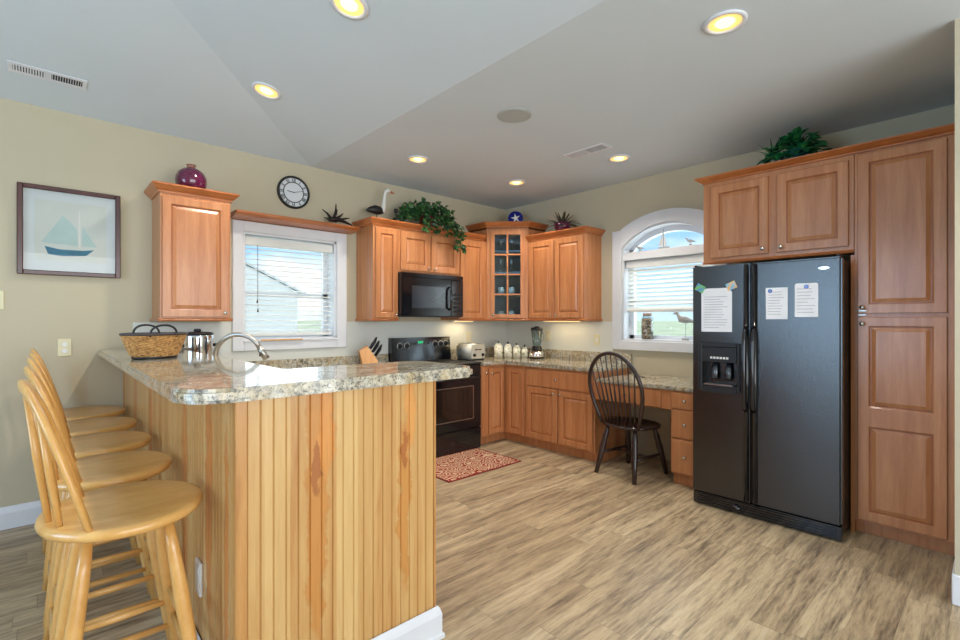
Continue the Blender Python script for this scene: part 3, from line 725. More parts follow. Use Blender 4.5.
bm = B(); box(bm, RX0+.01, RX1-.01, RY, RY+.04, .004, .225, .008, 2); box(bm, RX0+.06, RX1-.06, RY-.012, RY+.0, .185, .2, .004); ob('storage_drawer', bm, 'black', rg, world=True)
bm = B()
q = [(YB-.10, .919), (YB-.07, 1.178), (YB-.012, 1.178), (YB-.012, .919)]
vs = [[bm.verts.new((x, y, z)) for y, z in q] for x in (RX0, RX1+.02)]
bm.faces.new(vs[0]); bm.faces.new(vs[1][::-1])
for j in range(4): bm.faces.new((vs[0][j], vs[0][(j+1) % 4], vs[1][(j+1) % 4], vs[1][j]))
bg = ob('control_panel', bm, 'black', rg, world=True)
def onpanel(x, z, off=0): return (x, YB-.10+(z-.919)/.259*.03-.001-off, z)
for kx, kz in ((RX0+.10, 1.09), (RX0+.19, 1.09), (RX1-.20, 1.10), (RX1-.12, 1.10), (RX1-.045, 1.10)):
    bm = B(); lathe(bm, [(.028, 0), (.028, .005), (.02, .008), (.018, .026)], 14); box(bm, -.004, .004, -.018, .018, .026, .032)
    ob('control_knob', bm, 'blackmatte', bg, False, loc=Vector(onpanel(kx, kz))-absloc(bg), rot=(PI/2, 0, 0))
    bm = B(); lathe(bm, [(.031, 0), (.034, .003), (.037, 0)], 20, cap0=False, cap1=False); ob('knob_ring', bm, 'white', bg, False, loc=Vector(onpanel(kx, kz))-absloc(bg), rot=(PI/2, 0, 0))
bm = B(); p = onpanel(3.10, 1.12); box(bm, 3.07, 3.14, p[1]-.002, p[1], 1.112, 1.138); ob('clock_display', bm, 'green_led', bg, world=True)
bm = B()
for k in range(6): 
    xx = 2.99+.045*k
    if not (3.05 < xx < 3.17): box(bm, xx-.012, xx+.012, p[1]-.003, p[1]+.001, 1.10, 1.12)
ob('button', bm, 'ventdark', bg, world=True)
bm = B()
for (bx_, by_, r) in ((2.93, 3.93, .10), (3.31, 3.93, .08), (2.93, 4.16, .075), (3.31, 4.16, .10)):
    for rr in (r, r*.6): lathe(bm, [(rr, 0), (rr, .0012), (rr-.006, .0012), (rr-.006, 0)], 28, (bx_, by_, .918), cap0=False, cap1=False)
ob('burner_ring', bm, 'ventdark', rg, world=True)

# microwave
mw = thing('microwave', 'black over-the-range microwave with glossy door', 'microwave', (3.04, 4.03, 1.40))
MX0, MX1, MY = 2.645, 3.448, 4.015
ob('body', box(B(), MX0, MX1, MY+.03, YB-.006, 1.402, 1.848, .003), 'blackmatte', mw, world=True)
dr = ob('door', box(B(), MX0, 3.275, MY, MY+.03, 1.415, 1.80, .006, 2), 'black', mw, world=True)
M['mwglass'] = plain('tinted_window', (44, 50, 58), .08, 0, .8, .5, var=.02)
ob('window', box(B(), MX0+.12, 3.19, MY-.003, MY-.0005, 1.49, 1.72, .001), 'mwglass', dr, world=True)
bm = B(); tube(bm, [(3.245, MY, 1.72), (3.245, MY-.035, 1.70), (3.245, MY-.042, 1.61), (3.245, MY-.035, 1.50), (3.245, MY, 1.48)], .012, 8); ob('handle', bm, 'black', dr, True, world=True)
ob('control_panel', box(B(), 3.279, MX1, MY, MY+.03, 1.415, 1.80, .004), 'black', mw, world=True)
bm = B()
for i in range(5):
    for j in range(3): box(bm, 3.305+.042*j, 3.335+.042*j, MY-.002, MY-.0005, 1.45+.045*i, 1.475+.045*i)
ob('keypad', bm, 'blackmatte', mw, world=True)
bm = B(); box(bm, MX0, MX1, MY+.002, MY+.03, 1.803, 1.848, .003)
for k in range(24): box(bm, MX0+.03+k*.031, MX0+.05+k*.031, MY-.002, MY+.002, 1.815, 1.835)
ob('vent_grille', bm, 'black', mw, world=True)
ob('bottom_edge', box(B(), MX0, MX1, MY+.005, MY+.03, 1.402, 1.414), 'blackmatte', mw, world=True)

# ---------------------------------------------------------------- refrigerator
fr = thing('refrigerator', 'black textured side-by-side refrigerator with ice and water dispenser', 'refrigerator', (3.61, 1.10, 0))
FX, FY0, FY1, FZ = 3.61, .655, 1.56, 1.762
FM = 1.165
ob('body', box(B(), FX+.075, 4.44, FY0+.008, FY1-.008, .02, FZ-.012, .004), 'blackmatte', fr, world=True)
def front_door(y0, y1, hole=None):
    bm = B(); x0, x1, z0, z1 = FX, FX+.07, .105, FZ
    if not hole: box(bm, x0, x1, y0, y1, z0, z1, .012, 3); return bm
    a, b, c_, d = hole
    box(bm, x0, x1, y0, y1, d, z1, .0); box(bm, x0, x1, y0, y1, z0, c_, .0); box(bm, x0, x1, y0, a, c_, d); box(bm, x0, x1, b, y1, c_, d); box(bm, x0+.062, x1, a, b, c_, d)
    bmesh.ops.remove_doubles(bm, verts=bm.verts, dist=.0001); return bm
HO = (1.25, 1.49, .885, 1.175)
fz = ob('freezer_door', front_door(FM+.003, FY1, HO), 'fridge', fr, world=True)
fd = ob('fridge_door', front_door(FY0, FM-.003), 'fridge', fr, world=True)
for dd, y0, s in ((fz, FM+.012, 1), (fd, FM-.042, -1)):
    bm = B(); box(bm, FX-.016, FX-.0005, y0, y0+.03, .11, FZ-.005, .006, 2)
    ym = y0+.015
    tube(bm, [(FX-.012, ym, 1.32), (FX-.035, ym, 1.29), (FX-.052, ym, 1.22), (FX-.056, ym, 1.02), (FX-.052, ym, .84), (FX-.035, ym, .77), (FX-.012, ym, .74)], .0135, 10)
    ob('handle', bm, 'black', dd, True, world=True)
# dispenser
bm = B(); a, b, c_, d = HO
for q in ((a-.02, a, c_-.03, d+.03), (b, b+.03, c_-.03, d+.03), (a, b, d, d+.03), (a, b, c_-.04, c_)): box(bm, FX-.014, FX-.0005, q[0], q[1], q[2], q[3], .003)
box(bm, FX-.012, FX+.02, a+.001, b-.001, 1.065, 1.174, .003); box(bm, FX-.01, FX+.058, a+.001, b-.001, c_+.001, c_+.012)
ds = ob('dispenser', bm, 'blackmatte', fr, world=True)
bm = B()
for k in range(6): box(bm, FX-.0150, FX-.0122, 1.305+.022*k, 1.320+.022*k, 1.09, 1.105)
ob('button', bm, 'white', ds, world=True)
bm = B()
for yy in (1.32, 1.415): tube(bm, [(FX+.05, yy, 1.06), (FX+.035, yy, 1.02), (FX+.02, yy, .96), (FX+.03, yy, .94)], [.02, .022, .026, .02], 10, flat=.6)
ob('paddle', bm, 'mwglass', ds, True, world=True)
bm = B(); box(bm, FX-.004, FX+.05, a+.03, b-.01, c_+.013, c_+.02); ob('drip_tray', bm, 'nickel', ds, world=True)
bm = B(); box(bm, FX+.004, FX+.074, FY0, FY1, .012, .098, .004)
for k in range(4): box(bm, FX-.002, FX+.004, FY0+.03, FY1-.03, .028+.017*k, .036+.017*k)
lathe(bm, [(.022, 0), (.022, .006)], 14, (0, 0, 0)) if False else None
gk = ob('base_grille', bm, 'black', fr, world=True)
bm = B(); tube(bm, [(FX-.006, 1.275, .066), (FX-.012, 1.23, .05)], .016, 8, flat=.6); ob('filter_cap', bm, 'mwglass', gk, True, world=True)
for yy in (FY0+.008, FY1-.03): ob('hinge_cover', box(B(), FX+.0, FX+.10, yy, yy+.022, FZ+.001, FZ+.014, .003), 'blackmatte', fr, world=True)
bm = B(); lathe(bm, [(1, 0), (1, .003), (.8, .0045)], 24, sx=.034, sy=.010); ob('badge', bm, 'chrome', fd, rot=(0, -PI/2, 0), label='silver oval badge', loc=Vector((FX-.001, .745, 1.695))-absloc(fd))
bpy.data.objects[-1] if False else None
for o_ in fd.children:
    if o_.name.startswith('badge'): o_.rotation_euler = (PI/2, 0, -PI/2)
def paper(label, y0, y1, z0, z1, lines, logo=0, cut=0, curl=0):
    t = thing('notice_sheet', label, 'paper', (FX-.003, (y0+y1)/2, (z0+z1)/2), 0, 'papers on the fridge doors')
    yl, yr = y1, y0  # left in view = larger y
    w = y1-y0; h = z1-z0; k = cut
    pts = [(-w/2, -h/2), (w/2, -h/2), (w/2, h/2-k), (w/2-k, h/2), (-w/2+k*1.0, h/2), (-w/2, h/2-k)] if k else [(-w/2, -h/2), (w/2, -h/2), (w/2, h/2), (-w/2, h/2)]
    bm = B(); a = [bm.verts.new((-.0005, p[0], p[1])) for p in pts]; b = [bm.verts.new((.0015, p[0], p[1])) for p in pts]
    bm.faces.new(a); bm.faces.new(b[::-1])
    for i in range(len(pts)): bm.faces.new((a[i], a[(i+1) % len(pts)], b[(i+1) % len(pts)], b[i]))
    ob('sheet', bm, 'paper', t)
    bm = B(); rnd = random.Random(len(label))
    for i in range(lines):
        zz = h/2-k*.6-h*.14-(h*.74)*i/max(lines-1, 1)*.95
        ln = w*.78*rnd.uniform(.6, 1)
        box(bm, -.0012, -.0006, w*.40-ln, w*.40, zz-.0016, zz+.0016)
    ob('printed_text', bm, 'ink', t)
    if logo:
        bm = B(); lathe(bm, [(.014, 0), (.014, .001)], 14); ob('logo', bm, 'cobalt', t, loc=(-.0008, w*.30 if logo == 1 else 0, h*.40), rot=(0, -PI/2, 0))
    return t
paper('large typed sheet with cut corners on the freezer door', 1.285, 1.497, 1.285, 1.60, 13, 0, .03)
paper('small typed sheet with blue logo, left one on the fridge door', .942, 1.07, 1.375, 1.585, 9, 1)
paper('typed sheet with centred blue logo, right one on the fridge door', .775, .902, 1.39, 1.605, 8, 2, .008)
for nm, y, z, rr, cols in (('green and blue picture magnet at upper left of the typed sheet', 1.505, 1.605, .5, ((120, 190, 90), (90, 140, 190))), ('yellow and blue picture magnet at upper right of the typed sheet', 1.288, 1.612, -.4, ((230, 180, 110), (120, 180, 210)))):
    mm, N_, L_, b_ = base('magnet_print', .4); n_ = noise(N_, L_, 30, 2); r_ = ramp(N_, [(.4, cols[0]), (.6, cols[1])]); L_.new(n_.outputs[0], r_.inputs[0]); L_.new(r_.outputs[0], b_.inputs['Base Color'])
    bm = B(); box(bm, -.003, -.0, -.033, .033, -.026, .026, .001); ob('fridge_magnet', bm, mm, label=nm, cat='magnet', group='magnets on the freezer door', loc=(FX-.0045, y, z), rot=(rr, 0, 0))

# ---------------------------------------------------------------- bar stools
def make_stool():
    t = thing('bar_stool', 's', 'bar stool', (0, 0, 0), 0, 'bar stools along the beadboard bar')
    bm = B(); lathe(bm, [(.12, .720), (.190, .720), (.212, .728), (.218, .742), (.214, .755), (.200, .759), (.10, .754), (.0001, .753)], 48, sx=1.03, sy=1.15); ob('seat', bm, 'stool', t, True)
    bm = B(); lathe(bm, [(.13, .688), (.145, .692), (.145, .718), (.12, .7215)], 28); ob('swivel_ring', bm, 'stool', t, True)
    top, bot = .115, .212
    def lp(sx, sy, z): k = (.69-z)/.69; r = top+(bot-top)*k; return Vector((sx*r*.92, sy*r*.92, z))
    for sx in (-1, 1):
        for sy in (-1, 1):
            bm = B(); zs = [.70, .60, .45, .30, .15, 0.0]; tube(bm, [lp(sx, sy, z) for z in zs], [.015, .020, .024, .022, .019, .014], 10); ob('leg', bm, 'stool', t, True)
    for (a, b, zz) in (((-1, -1), (1, -1), .30), ((-1, 1), (1, 1), .30), ((-1, -1), (-1, 1), .25), ((1, -1), (1, 1), .36),
                       ((-1, -1), (1, -1), .20), ((-1, 1), (1, 1), .20), ((-1, -1), (-1, 1), .15), ((1, -1), (1, 1), .25)):
        p, q = lp(*a, zz), lp(*b, zz); bm = B(); tube(bm, [p, p.lerp(q, .5), q], [.010, .0135, .010], 8); ob('rung', bm, 'stool', t, True)
    # bow back
    pts = []; n = 24
    for i in range(n+1):
        a = PI*i/n; u = -math.cos(a); s = math.sin(a)**.62 if 0 < i < n else 0
        yy = u*(.185+.03*s*(1-abs(u))); z = .752+.415*s
        pts.append(Vector((-.105-.03*(1-abs(u))-.115*s, yy, z)))
    bm = B(); tube(bm, pts, [.026]*(n+1), 10, flat=.42, up=(1, 0, .25)); ob('back_bow', bm, 'stool', t, True)
    def bow_at(y):
        best = min(pts[n//4:3*n//4+1], key=lambda p: abs(p.y-y)); return best
    for yb, yt in ((-.10, -.115), (-.035, -.04), (.035, .04), (.10, .115)):
        b = bow_at(yt); xb = -math.sqrt(.195**2-yb**2)
        bm = B(); tube(bm, [(xb, yb, .75), ((xb+b.x)/2, (yb+b.y)/2, (.75+b.z)/2), (b.x, b.y, b.z)], [.008, .0105, .006], 8); ob('spindle', bm, 'stool', t, True)
    return t
st0 = make_stool()
labs = ['nearest maple swivel bar stool, closest to the camera', 'second maple bar stool back from the nearest one', 'middle maple bar stool of the five at the bar', 'fourth maple bar stool, next to the one by the wall', 'farthest maple bar stool beside the outlet wall']
for i, (x, y, a) in enumerate([(.214, 1.99, 0), (.218, 2.55, 0), (.22, 3.09, 0), (.222, 3.62, 0), (.222, 4.155, 0)]):
    o = st0 if i == 0 else copy_tree(st0)
    o.location = (x, y, 0); o.rotation_euler = (0, 0, a); o['label'] = labs[i]

# ---------------------------------------------------------------- windsor chair
ch = thing('windsor_chair', 'dark brown hoop-back windsor chair at the desk', 'chair', (3.90, 2.237, 0), math.radians(-6))
bm = B()
N_ = 28; ring = []
for i in range(N_):
    a = 2*PI*i/N_; r = 1/((abs(math.cos(a))**2.6+abs(math.sin(a))**2.6)**(1/2.6)); ring.append((r*math.cos(a)*.22, r*math.sin(a)*(.245 if math.cos(a) > 0 else .235)))
levels = [(.88, .425), (.98, .432), (1.0, .445), (.97, .455), (.85, .452), (.5, .440), (.05, .440)]
rs = [[bm.verts.new((x*s, y*s, z)) for x, y in ring] for s, z in levels]
for a, b in zip(rs, rs[1:]):
    for j in range(N_): bm.faces.new((a[j], a[(j+1) % N_], b[(j+1) % N_], b[j]))
bm.faces.new(rs[0][::-1]); bm.faces.new(rs[-1]); ob('seat', bm, 'darkwood', ch, True)
legs = {}
for sx in (-1, 1):
    for sy in (-1, 1):
        p0, p1 = Vector((sx*.14, sy*.14, .43)), Vector((sx*.235, sy*.20, 0)); legs[sx, sy] = (p0, p1)
        bm = B(); tube(bm, [p0.lerp(p1, k) for k in (0, .12, .22, .3, .45, .7, 1)], [.017, .019, .027, .023, .028, .024, .018], 10); ob('leg', bm, 'darkwood', ch, True)
mids = []
for sy in (-1, 1):
    a = legs[-1, sy][0].lerp(legs[-1, sy][1], .58); b = legs[1, sy][0].lerp(legs[1, sy][1], .58); mids.append(a.lerp(b, .5))
    bm = B(); tube(bm, [a, a.lerp(b, .5), b], [.009, .016, .009], 8); ob('stretcher', bm, 'darkwood', ch, True)
bm = B(); tube(bm, [mids[0], mids[0].lerp(mids[1], .5), mids[1]], [.009, .015, .009], 8); ob('stretcher', bm, 'darkwood', ch, True)
hp = []; n = 32
for i in range(n+1):
    t = i/n; a = PI*(1.12*t-.06); y = -math.cos(a)*.235; z = .78+math.sin(a)*.29
    hp.append((y, z))
hp = [(-.19, .445), (-.215, .52), (-.25, .62), (-.27, .72)]+[(-math.cos(PI*i/n)*.275, .76+math.sin(PI*i/n)*.325) for i in range(1, n)]+[(.27, .72), (.25, .62), (.215, .52), (.19, .445)]
hx = lambda z: -.165-.13*(z-.445)/.64
bm = B(); tube(bm, [(hx(z), y, z) for y, z in hp], .017, 10, up=(1, 0, 0)); ob('back_hoop', bm, 'darkwood', ch, True)
for k in range(9):
    u = (k-4)/4; yb = u*.15; yt = u*.225
    zt = .76+.325*math.sqrt(1-(yt/.275)**2); bm = B()
    xb = -.175+.02*abs(u)
    pts = [Vector((xb, yb, .45)).lerp(Vector((hx(zt), yt, zt)), q) for q in (0, .15, .3, .5, 1)]
    tube(bm, pts, [.006, .0085, .010, .007, .005], 8); ob('spindle', bm, 'darkwood', ch, True)

# ---------------------------------------------------------------- rug
bm = B(); box(bm, 2.55, 3.42, 3.15, 3.765, .001, .010, .003); rg_ = thing('rug', 'red and cream patterned rug on the floor before the range', 'rug', (2.98, 3.44, 0)); ob('pile', bm, 'rug', rg_, world=True)
bm = B()
for q in ((2.535, 3.435, 3.135, 3.15), (2.535, 3.435, 3.765, 3.772), (2.535, 2.55, 3.15, 3.765), (3.42, 3.435, 3.15, 3.765)): box(bm, q[0], q[1], q[2], q[3], .001, .010, .002)
ob('binding', bm, 'rug_edge', rg_, world=True)

# ---------------------------------------------------------------- wall things
pf = thing('framed_picture', 'framed sailboat watercolour in a dark mahogany frame', 'picture', (.168, YB, 1.98))
w2, h2 = .275, .303; bm = B()
for q in ((-w2, -w2+.03, -h2, h2), (w2-.03, w2, -h2, h2), (-w2+.03, w2-.03, h2-.03, h2), (-w2+.03, w2-.03, -h2, -h2+.03)): box(bm, q[0], q[1], -.035, -.001, q[2], q[3], .004)
ob('frame', bm, 'framewood', pf)
M['mat'] = plain('picture_mat', (206, 214, 214), .6, var=.01); M['art'] = plain('art_paper', (204, 210, 202), .7, var=.02)
ob('mat_board', box(B(), -w2+.03, w2-.03, -.014, -.006, -h2+.03, h2-.03), 'mat', pf)
ob('art_paper', box(B(), -.19, .19, -.0165, -.0145, -.20, .21), 'art', pf)
M['sail'] = plain('sail_wash', (176, 200, 196), .7, var=.05); M['hull'] = plain('hull_blue', (14, 104, 132), .6, var=.1)
def flat_poly(pts, y): bm = B(); a = [bm.verts.new((p[0], y, p[1])) for p in pts]; b = [bm.verts.new((p[0], y+.001, p[1])) for p in pts]; bm.faces.new(a); bm.faces.new(b[::-1]); [bm.faces.new((a[i], a[(i+1) % len(a)], b[(i+1) % len(a)], b[i])) for i in range(len(a))]; return bm
ob('painted_sail', flat_poly([(-.155, -.08), (-.045, .115), (.03, .03), (.035, -.09)], -.018), 'sail', pf)
ob('painted_sail', flat_poly([(.055, -.09), (.06, .05), (.14, -.09)], -.018), 'sail', pf)
ob('painted_mast', flat_poly([(.040, -.1), (.040, .16), (.046, .16), (.048, -.1)], -.018), 'white', pf)
ob('painted_hull', flat_poly([(-.14, -.105), (-.12, -.16), (-.05, -.168), (.08, -.155), (.125, -.11), (.06, -.12), (-.06, -.122)], -.018), 'hull', pf)
ob('glazing', box(B(), -w2+.03, w2-.03, -.024, -.022, -h2+.03, h2-.03), 'pictureglass', pf)

ck = thing('wall_clock', 'round black wall clock with roman numerals above the window shelf', 'clock', (1.727, YB, 2.545))
bm = B(); lathe(bm, [(.150, .002), (.150, .02), (.143, .03), (.133, .03), (.130, .02)], 48, cap0=True, cap1=False); ob('rim', bm, 'blackmatte', ck, True, rot=(PI/2, 0, 0))
M['clockface'] = plain('clock_face', (216, 220, 224), .5, var=.02)
ob('face', lathe(B(), [(.131, .004), (.131, .012)], 48), 'clockface', ck, rot=(PI/2, 0, 0))
bm = B(); lathe(bm, [(.096, .0122), (.096, .0145), (.088, .0145), (.088, .0122)], 48, cap0=False, cap1=False); ob('inner_ring', bm, 'blackmatte', ck, rot=(PI/2, 0, 0))
rom = ['XII', 'I', 'II', 'III', 'IIII', 'V', 'VI', 'VII', 'VIII', 'IX', 'X', 'XI']
def stroke(bm, a, b, w, ang0):
    a = Vector(a); b = Vector(b); d = (b-a).normalized(); n = Vector((-d.y, d.x))*w/2
    ca, sa = math.cos(ang0), math.sin(ang0); vs = []
    for p in (a-n, b-n, b+n, a+n): vs.append((p.x*ca-p.y*sa, p.x*sa+p.y*ca))
    lo = [bm.verts.new((x, -.0128, z)) for x, z in vs]; hi = [bm.verts.new((x, -.0145, z)) for x, z in vs]
    bm.faces.new(lo); bm.faces.new(hi[::-1]); [bm.faces.new((lo[i], lo[(i+1) % 4], hi[(i+1) % 4], hi[i])) for i in range(4)]
for h_, s in enumerate(rom):
    bm = B(); wd = {'I': .009, 'V': .02, 'X': .02}; tot = sum(wd[c_] for c_ in s); x = -tot/2; a0 = -2*PI*h_/12
    for c_ in s:
        x0, x1, xm = x+.001, x+wd[c_]-.001, x+wd[c_]/2
        if c_ == 'I': stroke(bm, (xm, .098), (xm, .126), .005, a0)
        if c_ == 'V': stroke(bm, (x0+.002, .126), (xm, .098), .005, a0); stroke(bm, (x1-.002, .126), (xm, .098), .003, a0)
        if c_ == 'X': stroke(bm, (x0+.002, .126), (x1-.002, .098), .005, a0); stroke(bm, (x0+.002, .098), (x1-.002, .126), .003, a0)
        x += wd[c_]
    ob('numeral', bm, 'blackmatte', ck)
bm = B(); stroke(bm, (0, -.01), (0, .085), .004, -2*PI*12.5/60); ob('minute_hand', bm, 'blackmatte', ck, loc=(0, -.003, 0))
bm = B(); stroke(bm, (0, -.01), (0, .06), .006, -2*PI*9.2/12); ob('hour_hand', bm, 'blackmatte', ck, loc=(0, -.001, 0))
def plate(label, loc, rz, kind, name='outlet_plate', mat='cream', cat='outlet'):
    t = thing(name, label, cat, loc, rz)
    ob('cover', box(B(), -.037, .037, -.006, -.0005, -.06, .06, .002), mat, t)
    if kind == 'outlet':
        for z in (-.022, .022):
            bm = B(); lathe(bm, [(.016, 0), (.015, .002)], 14); ob('socket', bm, 'white', t, loc=(0, -.006, z), rot=(PI/2, 0, 0))
    else: ob('toggle', box(B(), -.012, .012, -.010, -.0055, -.025, .025, .002), 'white', t)
plate('cream outlet plate on the wall above the farthest stool', (.132, YB, 1.178), 0, 'outlet')
plate('cream switch plate at the left edge of the wall', (-.205, YB, 1.50), 0, 'switch', 'switch_plate', 'cream', 'switch')
plate('cream outlet plate above the toaster', (3.88, YB-.0045, 1.16), 0, 'outlet')
plate('cream switch plate right of the blender', (XR-.0045, 3.70, 1.18), R90, 'switch', 'switch_plate', 'cream', 'switch')
plate('cream switch plate left of the arched window', (XR-.0045, 3.01, 1.15), R90, 'switch', 'switch_plate', 'cream', 'switch')
# shelf above window
sh = thing('window_shelf', 'maple ledge shelf spanning above the square window', 'shelf', (1.17, YB, 2.235))
bm = B(); q = [(-.175, 2.252), (-.19, 2.262), (-.19, 2.276), (-.001, 2.276), (-.001, 2.228), (-.06, 2.23), (-.15, 2.24)]
vs = [[bm.verts.new((x, YB+y, z)) for y, z in q] for x in (1.19, 2.305)]
bm.faces.new(vs[0]); bm.faces.new(vs[1][::-1])
for j in range(len(q)): bm.faces.new((vs[0][j], vs[0][(j+1) % len(q)], vs[1][(j+1) % len(q)], vs[1][j]))
ob('board', bm, 'maple_edge', sh, world=True)

# ---------------------------------------------------------------- ceiling fixtures
def fixture(label, x, y, slope=None):
    z = ZC; rot = (0, 0, 0)
    if slope == 'x': z = ZC+SL*(XV-x); rot = (0, math.atan(SL), 0)
    t = thing('recessed_light', label, 'ceiling light', (x, y, z-.001), 0, 'recessed ceiling lights'); t.rotation_euler = rot
    bm = B(); lathe(bm, [(.098, 0), (.098, -.006), (.080, -.010), (.074, -.004), (.074, 0)], 32, cap0=False, cap1=False); ob('trim_ring', bm, 'trim', t, True)
    bm = B(); lathe(bm, [(.0735, -.002), (.068, -.004), (.05, -.0035), (.046, -.002)], 28, cap0=False, cap1=False); ob('reflector', bm, M['canin2'], t, True)
    bm = B(); lathe(bm, [(.046, -.002), (.04, -.008), (.02, -.012)], 24); ob('bulb', bm, 'bulb', t, True)
    l = light('lamp', 'SPOT', (0, 0, -.03), 48, (1, .90, .77), spot=math.radians(125), parent=t, radius=.05)
    return t
M['canin2'] = emis('lit_reflector', (255, 200, 116), 1.0)
fixture('recessed light in the vault, upper one near the top edge', 1.16, 2.24, 'x')
fixture('recessed light in the vault above the bar, nearer the clock', 1.17, 3.47, 'x')
fixture('recessed light in the flat ceiling nearest the fridge', 2.456, .907)
fixture('recessed light in front of the goose and microwave', 2.512, 3.551)
fixture('recessed light by the glazed corner cabinet', 3.70, 3.45)
fixture('recessed light right of the small ceiling vent', 3.82, 2.31)
t = thing('ceiling_speaker', 'round grey flush speaker in the flat ceiling', 'speaker', (2.475, 2.33, ZC-.001))
ob('grille', lathe(B(), [(.112, 0), (.112, -.004), (.108, -.007), (.0001, -.007)], 36), 'grille', t)
ob('rim', lathe(B(), [(.121, 0), (.121, -.005), (.1125, -.005), (.1125, 0)], 36, cap0=False, cap1=False), 'grille', t)
def vent(label, loc, rot, L_, W_, half):
    t = thing('air_vent', label, 'vent', loc); t.rotation_euler = rot
    bm = B(); e = .022
    for q in ((-L_/2, L_/2, -W_/2, -W_/2+e), (-L_/2, L_/2, W_/2-e, W_/2), (-L_/2, -L_/2+e, -W_/2+e, W_/2-e), (L_/2-e, L_/2, -W_/2+e, W_/2-e)): box(bm, q[0], q[1], q[2], q[3], -.006, 0, .001)
    ob('frame', bm, 'trim', t)
    ob('backing', box(B(), -L_/2+e, L_/2-e, -W_/2+e, W_/2-e, -.002, -.0005), 'ventdark', t)
    bm = B(); n = int((L_-2*e)/.0125)
    for i in range(n):
        x = -L_/2+e+.006+i*.0125
        if abs(x) < .008: box(bm, x-.008, x+.008, -W_/2+e, W_/2-e, -.006, -.002)
        else:
            wd_ = .0075 if (x < 0) == half else .0032
            box(bm, x-wd_/2, x+wd_/2, -W_/2+e, W_/2-e, -.006, -.002)
    ob('louvres', bm, 'trim', t); return t
vz = lambda y: ZC+SL*(YB-y)
vent('long white air vent in the sloped ceiling above the picture', (.045, 4.035, vz(4.035)-.001), (-math.atan(SL), 0, 0), .37, .105, True)
vent('small white air vent in the flat ceiling', (3.46, 2.40, ZC-.001), (0, 0, PI/2), .40, .15, False)

# ---------------------------------------------------------------- ornaments on cabinets
CT1 = 2.292+.062-.004
v = thing('vase', 'round plum glazed vase on the cabinet left of the window', 'vase', (.853, 4.17, 2.3545)); v.scale = (1, 1, 1.13)
ob('body', lathe(B(), [(.078, 0), (.098, .02), (.106, .055), (.104, .085), (.088, .118), (.055, .142), (.028, .152)], 28), 'plum', v, True)
ob('neck', lathe(B(), [(.028, .1525), (.028, .162), (.034, .172), (.030, .174), (.02, .165)], 20, cap0=False), 'copper', v, True)
# solid cabinet lids so ornaments stand at crown height
def lid(nm, label, poly, z0, z1): return ob(nm, prism(B(), poly, z0, z1), 'maple', label=label, cat='cabinet top')
lid('cabinet_top', 'flat top board of the cabinet left of the window', [(.642, 4.092), (1.104, 4.092), (1.104, YB-.004), (.642, YB-.004)], 2.297, 2.3535)
lid('cabinet_top', 'flat top board over the cabinets around the microwave', [(2.37, 4.092), (3.826, 4.092), (3.826, YB-.004), (2.37, YB-.004)], 2.2945, 2.3515)
lid('cabinet_top', 'flat top board of the glazed corner cabinet', [(3.884, YB-.004), (3.884, 4.095), (4.218, 3.749), (XR-.004, 3.749), (XR-.004, YB-.004)], 2.4605, 2.5175)
lid('cabinet_top', 'flat top board of the cabinet left of the arched window', [(4.217, 2.96), (4.217, 3.739), (XR-.004, 3.739), (XR-.004, 2.968)], 2.2905, 2.3475)
lid('cabinet_top', 'flat top board over the fridge cabinet', [(PX+.002, .19), (XR-.004, .19), (XR-.004, 1.588), (PX+.002, 1.588)], 2.4405, 2.486)

dw = B(); rnd = random.Random(4)
tube(dw, [(-.05, 0, .03), (.0, 0, .05), (.06, .0, .05), (.12, 0, .035), (.19, 0, .012)], [.012, .028, .020, .013, .006], 7)
for (a, b) in (((-.03, 0, .05), (-.11, .02, .13)), ((.0, 0, .06), (.02, 0, .20)), ((.03, 0, .06), (.10, .01, .12)), ((-.02, 0, .03), (-.10, 0, .05)), ((.05, 0, .05), (.15, -.02, .075)), ((-.01, 0, .05), (.05, .03, .15)), ((.02, 0, .03), (-.04, -.03, .012))):
    tube(dw, [a, Vector(a).lerp(Vector(b), .5)+Vector((.008, 0, .004)), b], [.014, .010, .003], 6)
ob('driftwood', dw, 'darkmetal', smooth=True, label='small dark driftwood sculpture on the window shelf', cat='ornament', loc=(2.07, 4.30, 2.283))
g = thing('goose_figure', 'black and white goose figure with orange bill on a thin stand', 'ornament', (2.485, 4.22, 2.3525))
bm = B(); tube(bm, [(-.115, 0, .10), (-.08, 0, .108), (-.02, 0, .118), (.03, 0, .115), (.07, 0, .105)], [.008, .028, .045, .042, .018], 12); ob('body', bm, 'blackmatte', g, True)
bm = B(); tube(bm, [(.055, 0, .105), (.075, 0, .14), (.082, 0, .20), (.09, 0, .27), (.10, 0, .315), (.125, 0, .335), (.15, 0, .33)], [.03, .024, .018, .016, .016, .021, .019], 10); ob('neck', bm, 'white', g, True)
M['orange'] = plain('orange_bill', (206, 110, 70), .5); bm = B(); tube(bm, [(.148, 0, .33), (.18, 0, .322), (.205, 0, .315)], [.018, .013, .004], 8, flat=.7); ob('bill', bm, 'orange', g, True)
bm = B(); tube(bm, [(0, 0, .008), (0, 0, .085)], .004, 6); lathe(bm, [(.035, 0), (.035, .008)], 16); ob('stand', bm, 'blackmatte', g)
g = thing('candle_holder', 'small black iron candle holder left of the ivy', 'candle holder', (2.665, 4.15, 2.3525))
bm = B(); lathe(bm, [(.03, 0), (.03, .006), (.006, .01), (.006, .10), (.018, .105), (.02, .14), (.014, .145)], 14); ob('stem', bm, 'blackmatte', g, True)
bm = B(); tube(bm, [(.006, 0, .05), (.05, 0, .05), (.055, 0, .11)], .005, 6); ob('arm', bm, 'blackmatte', g)

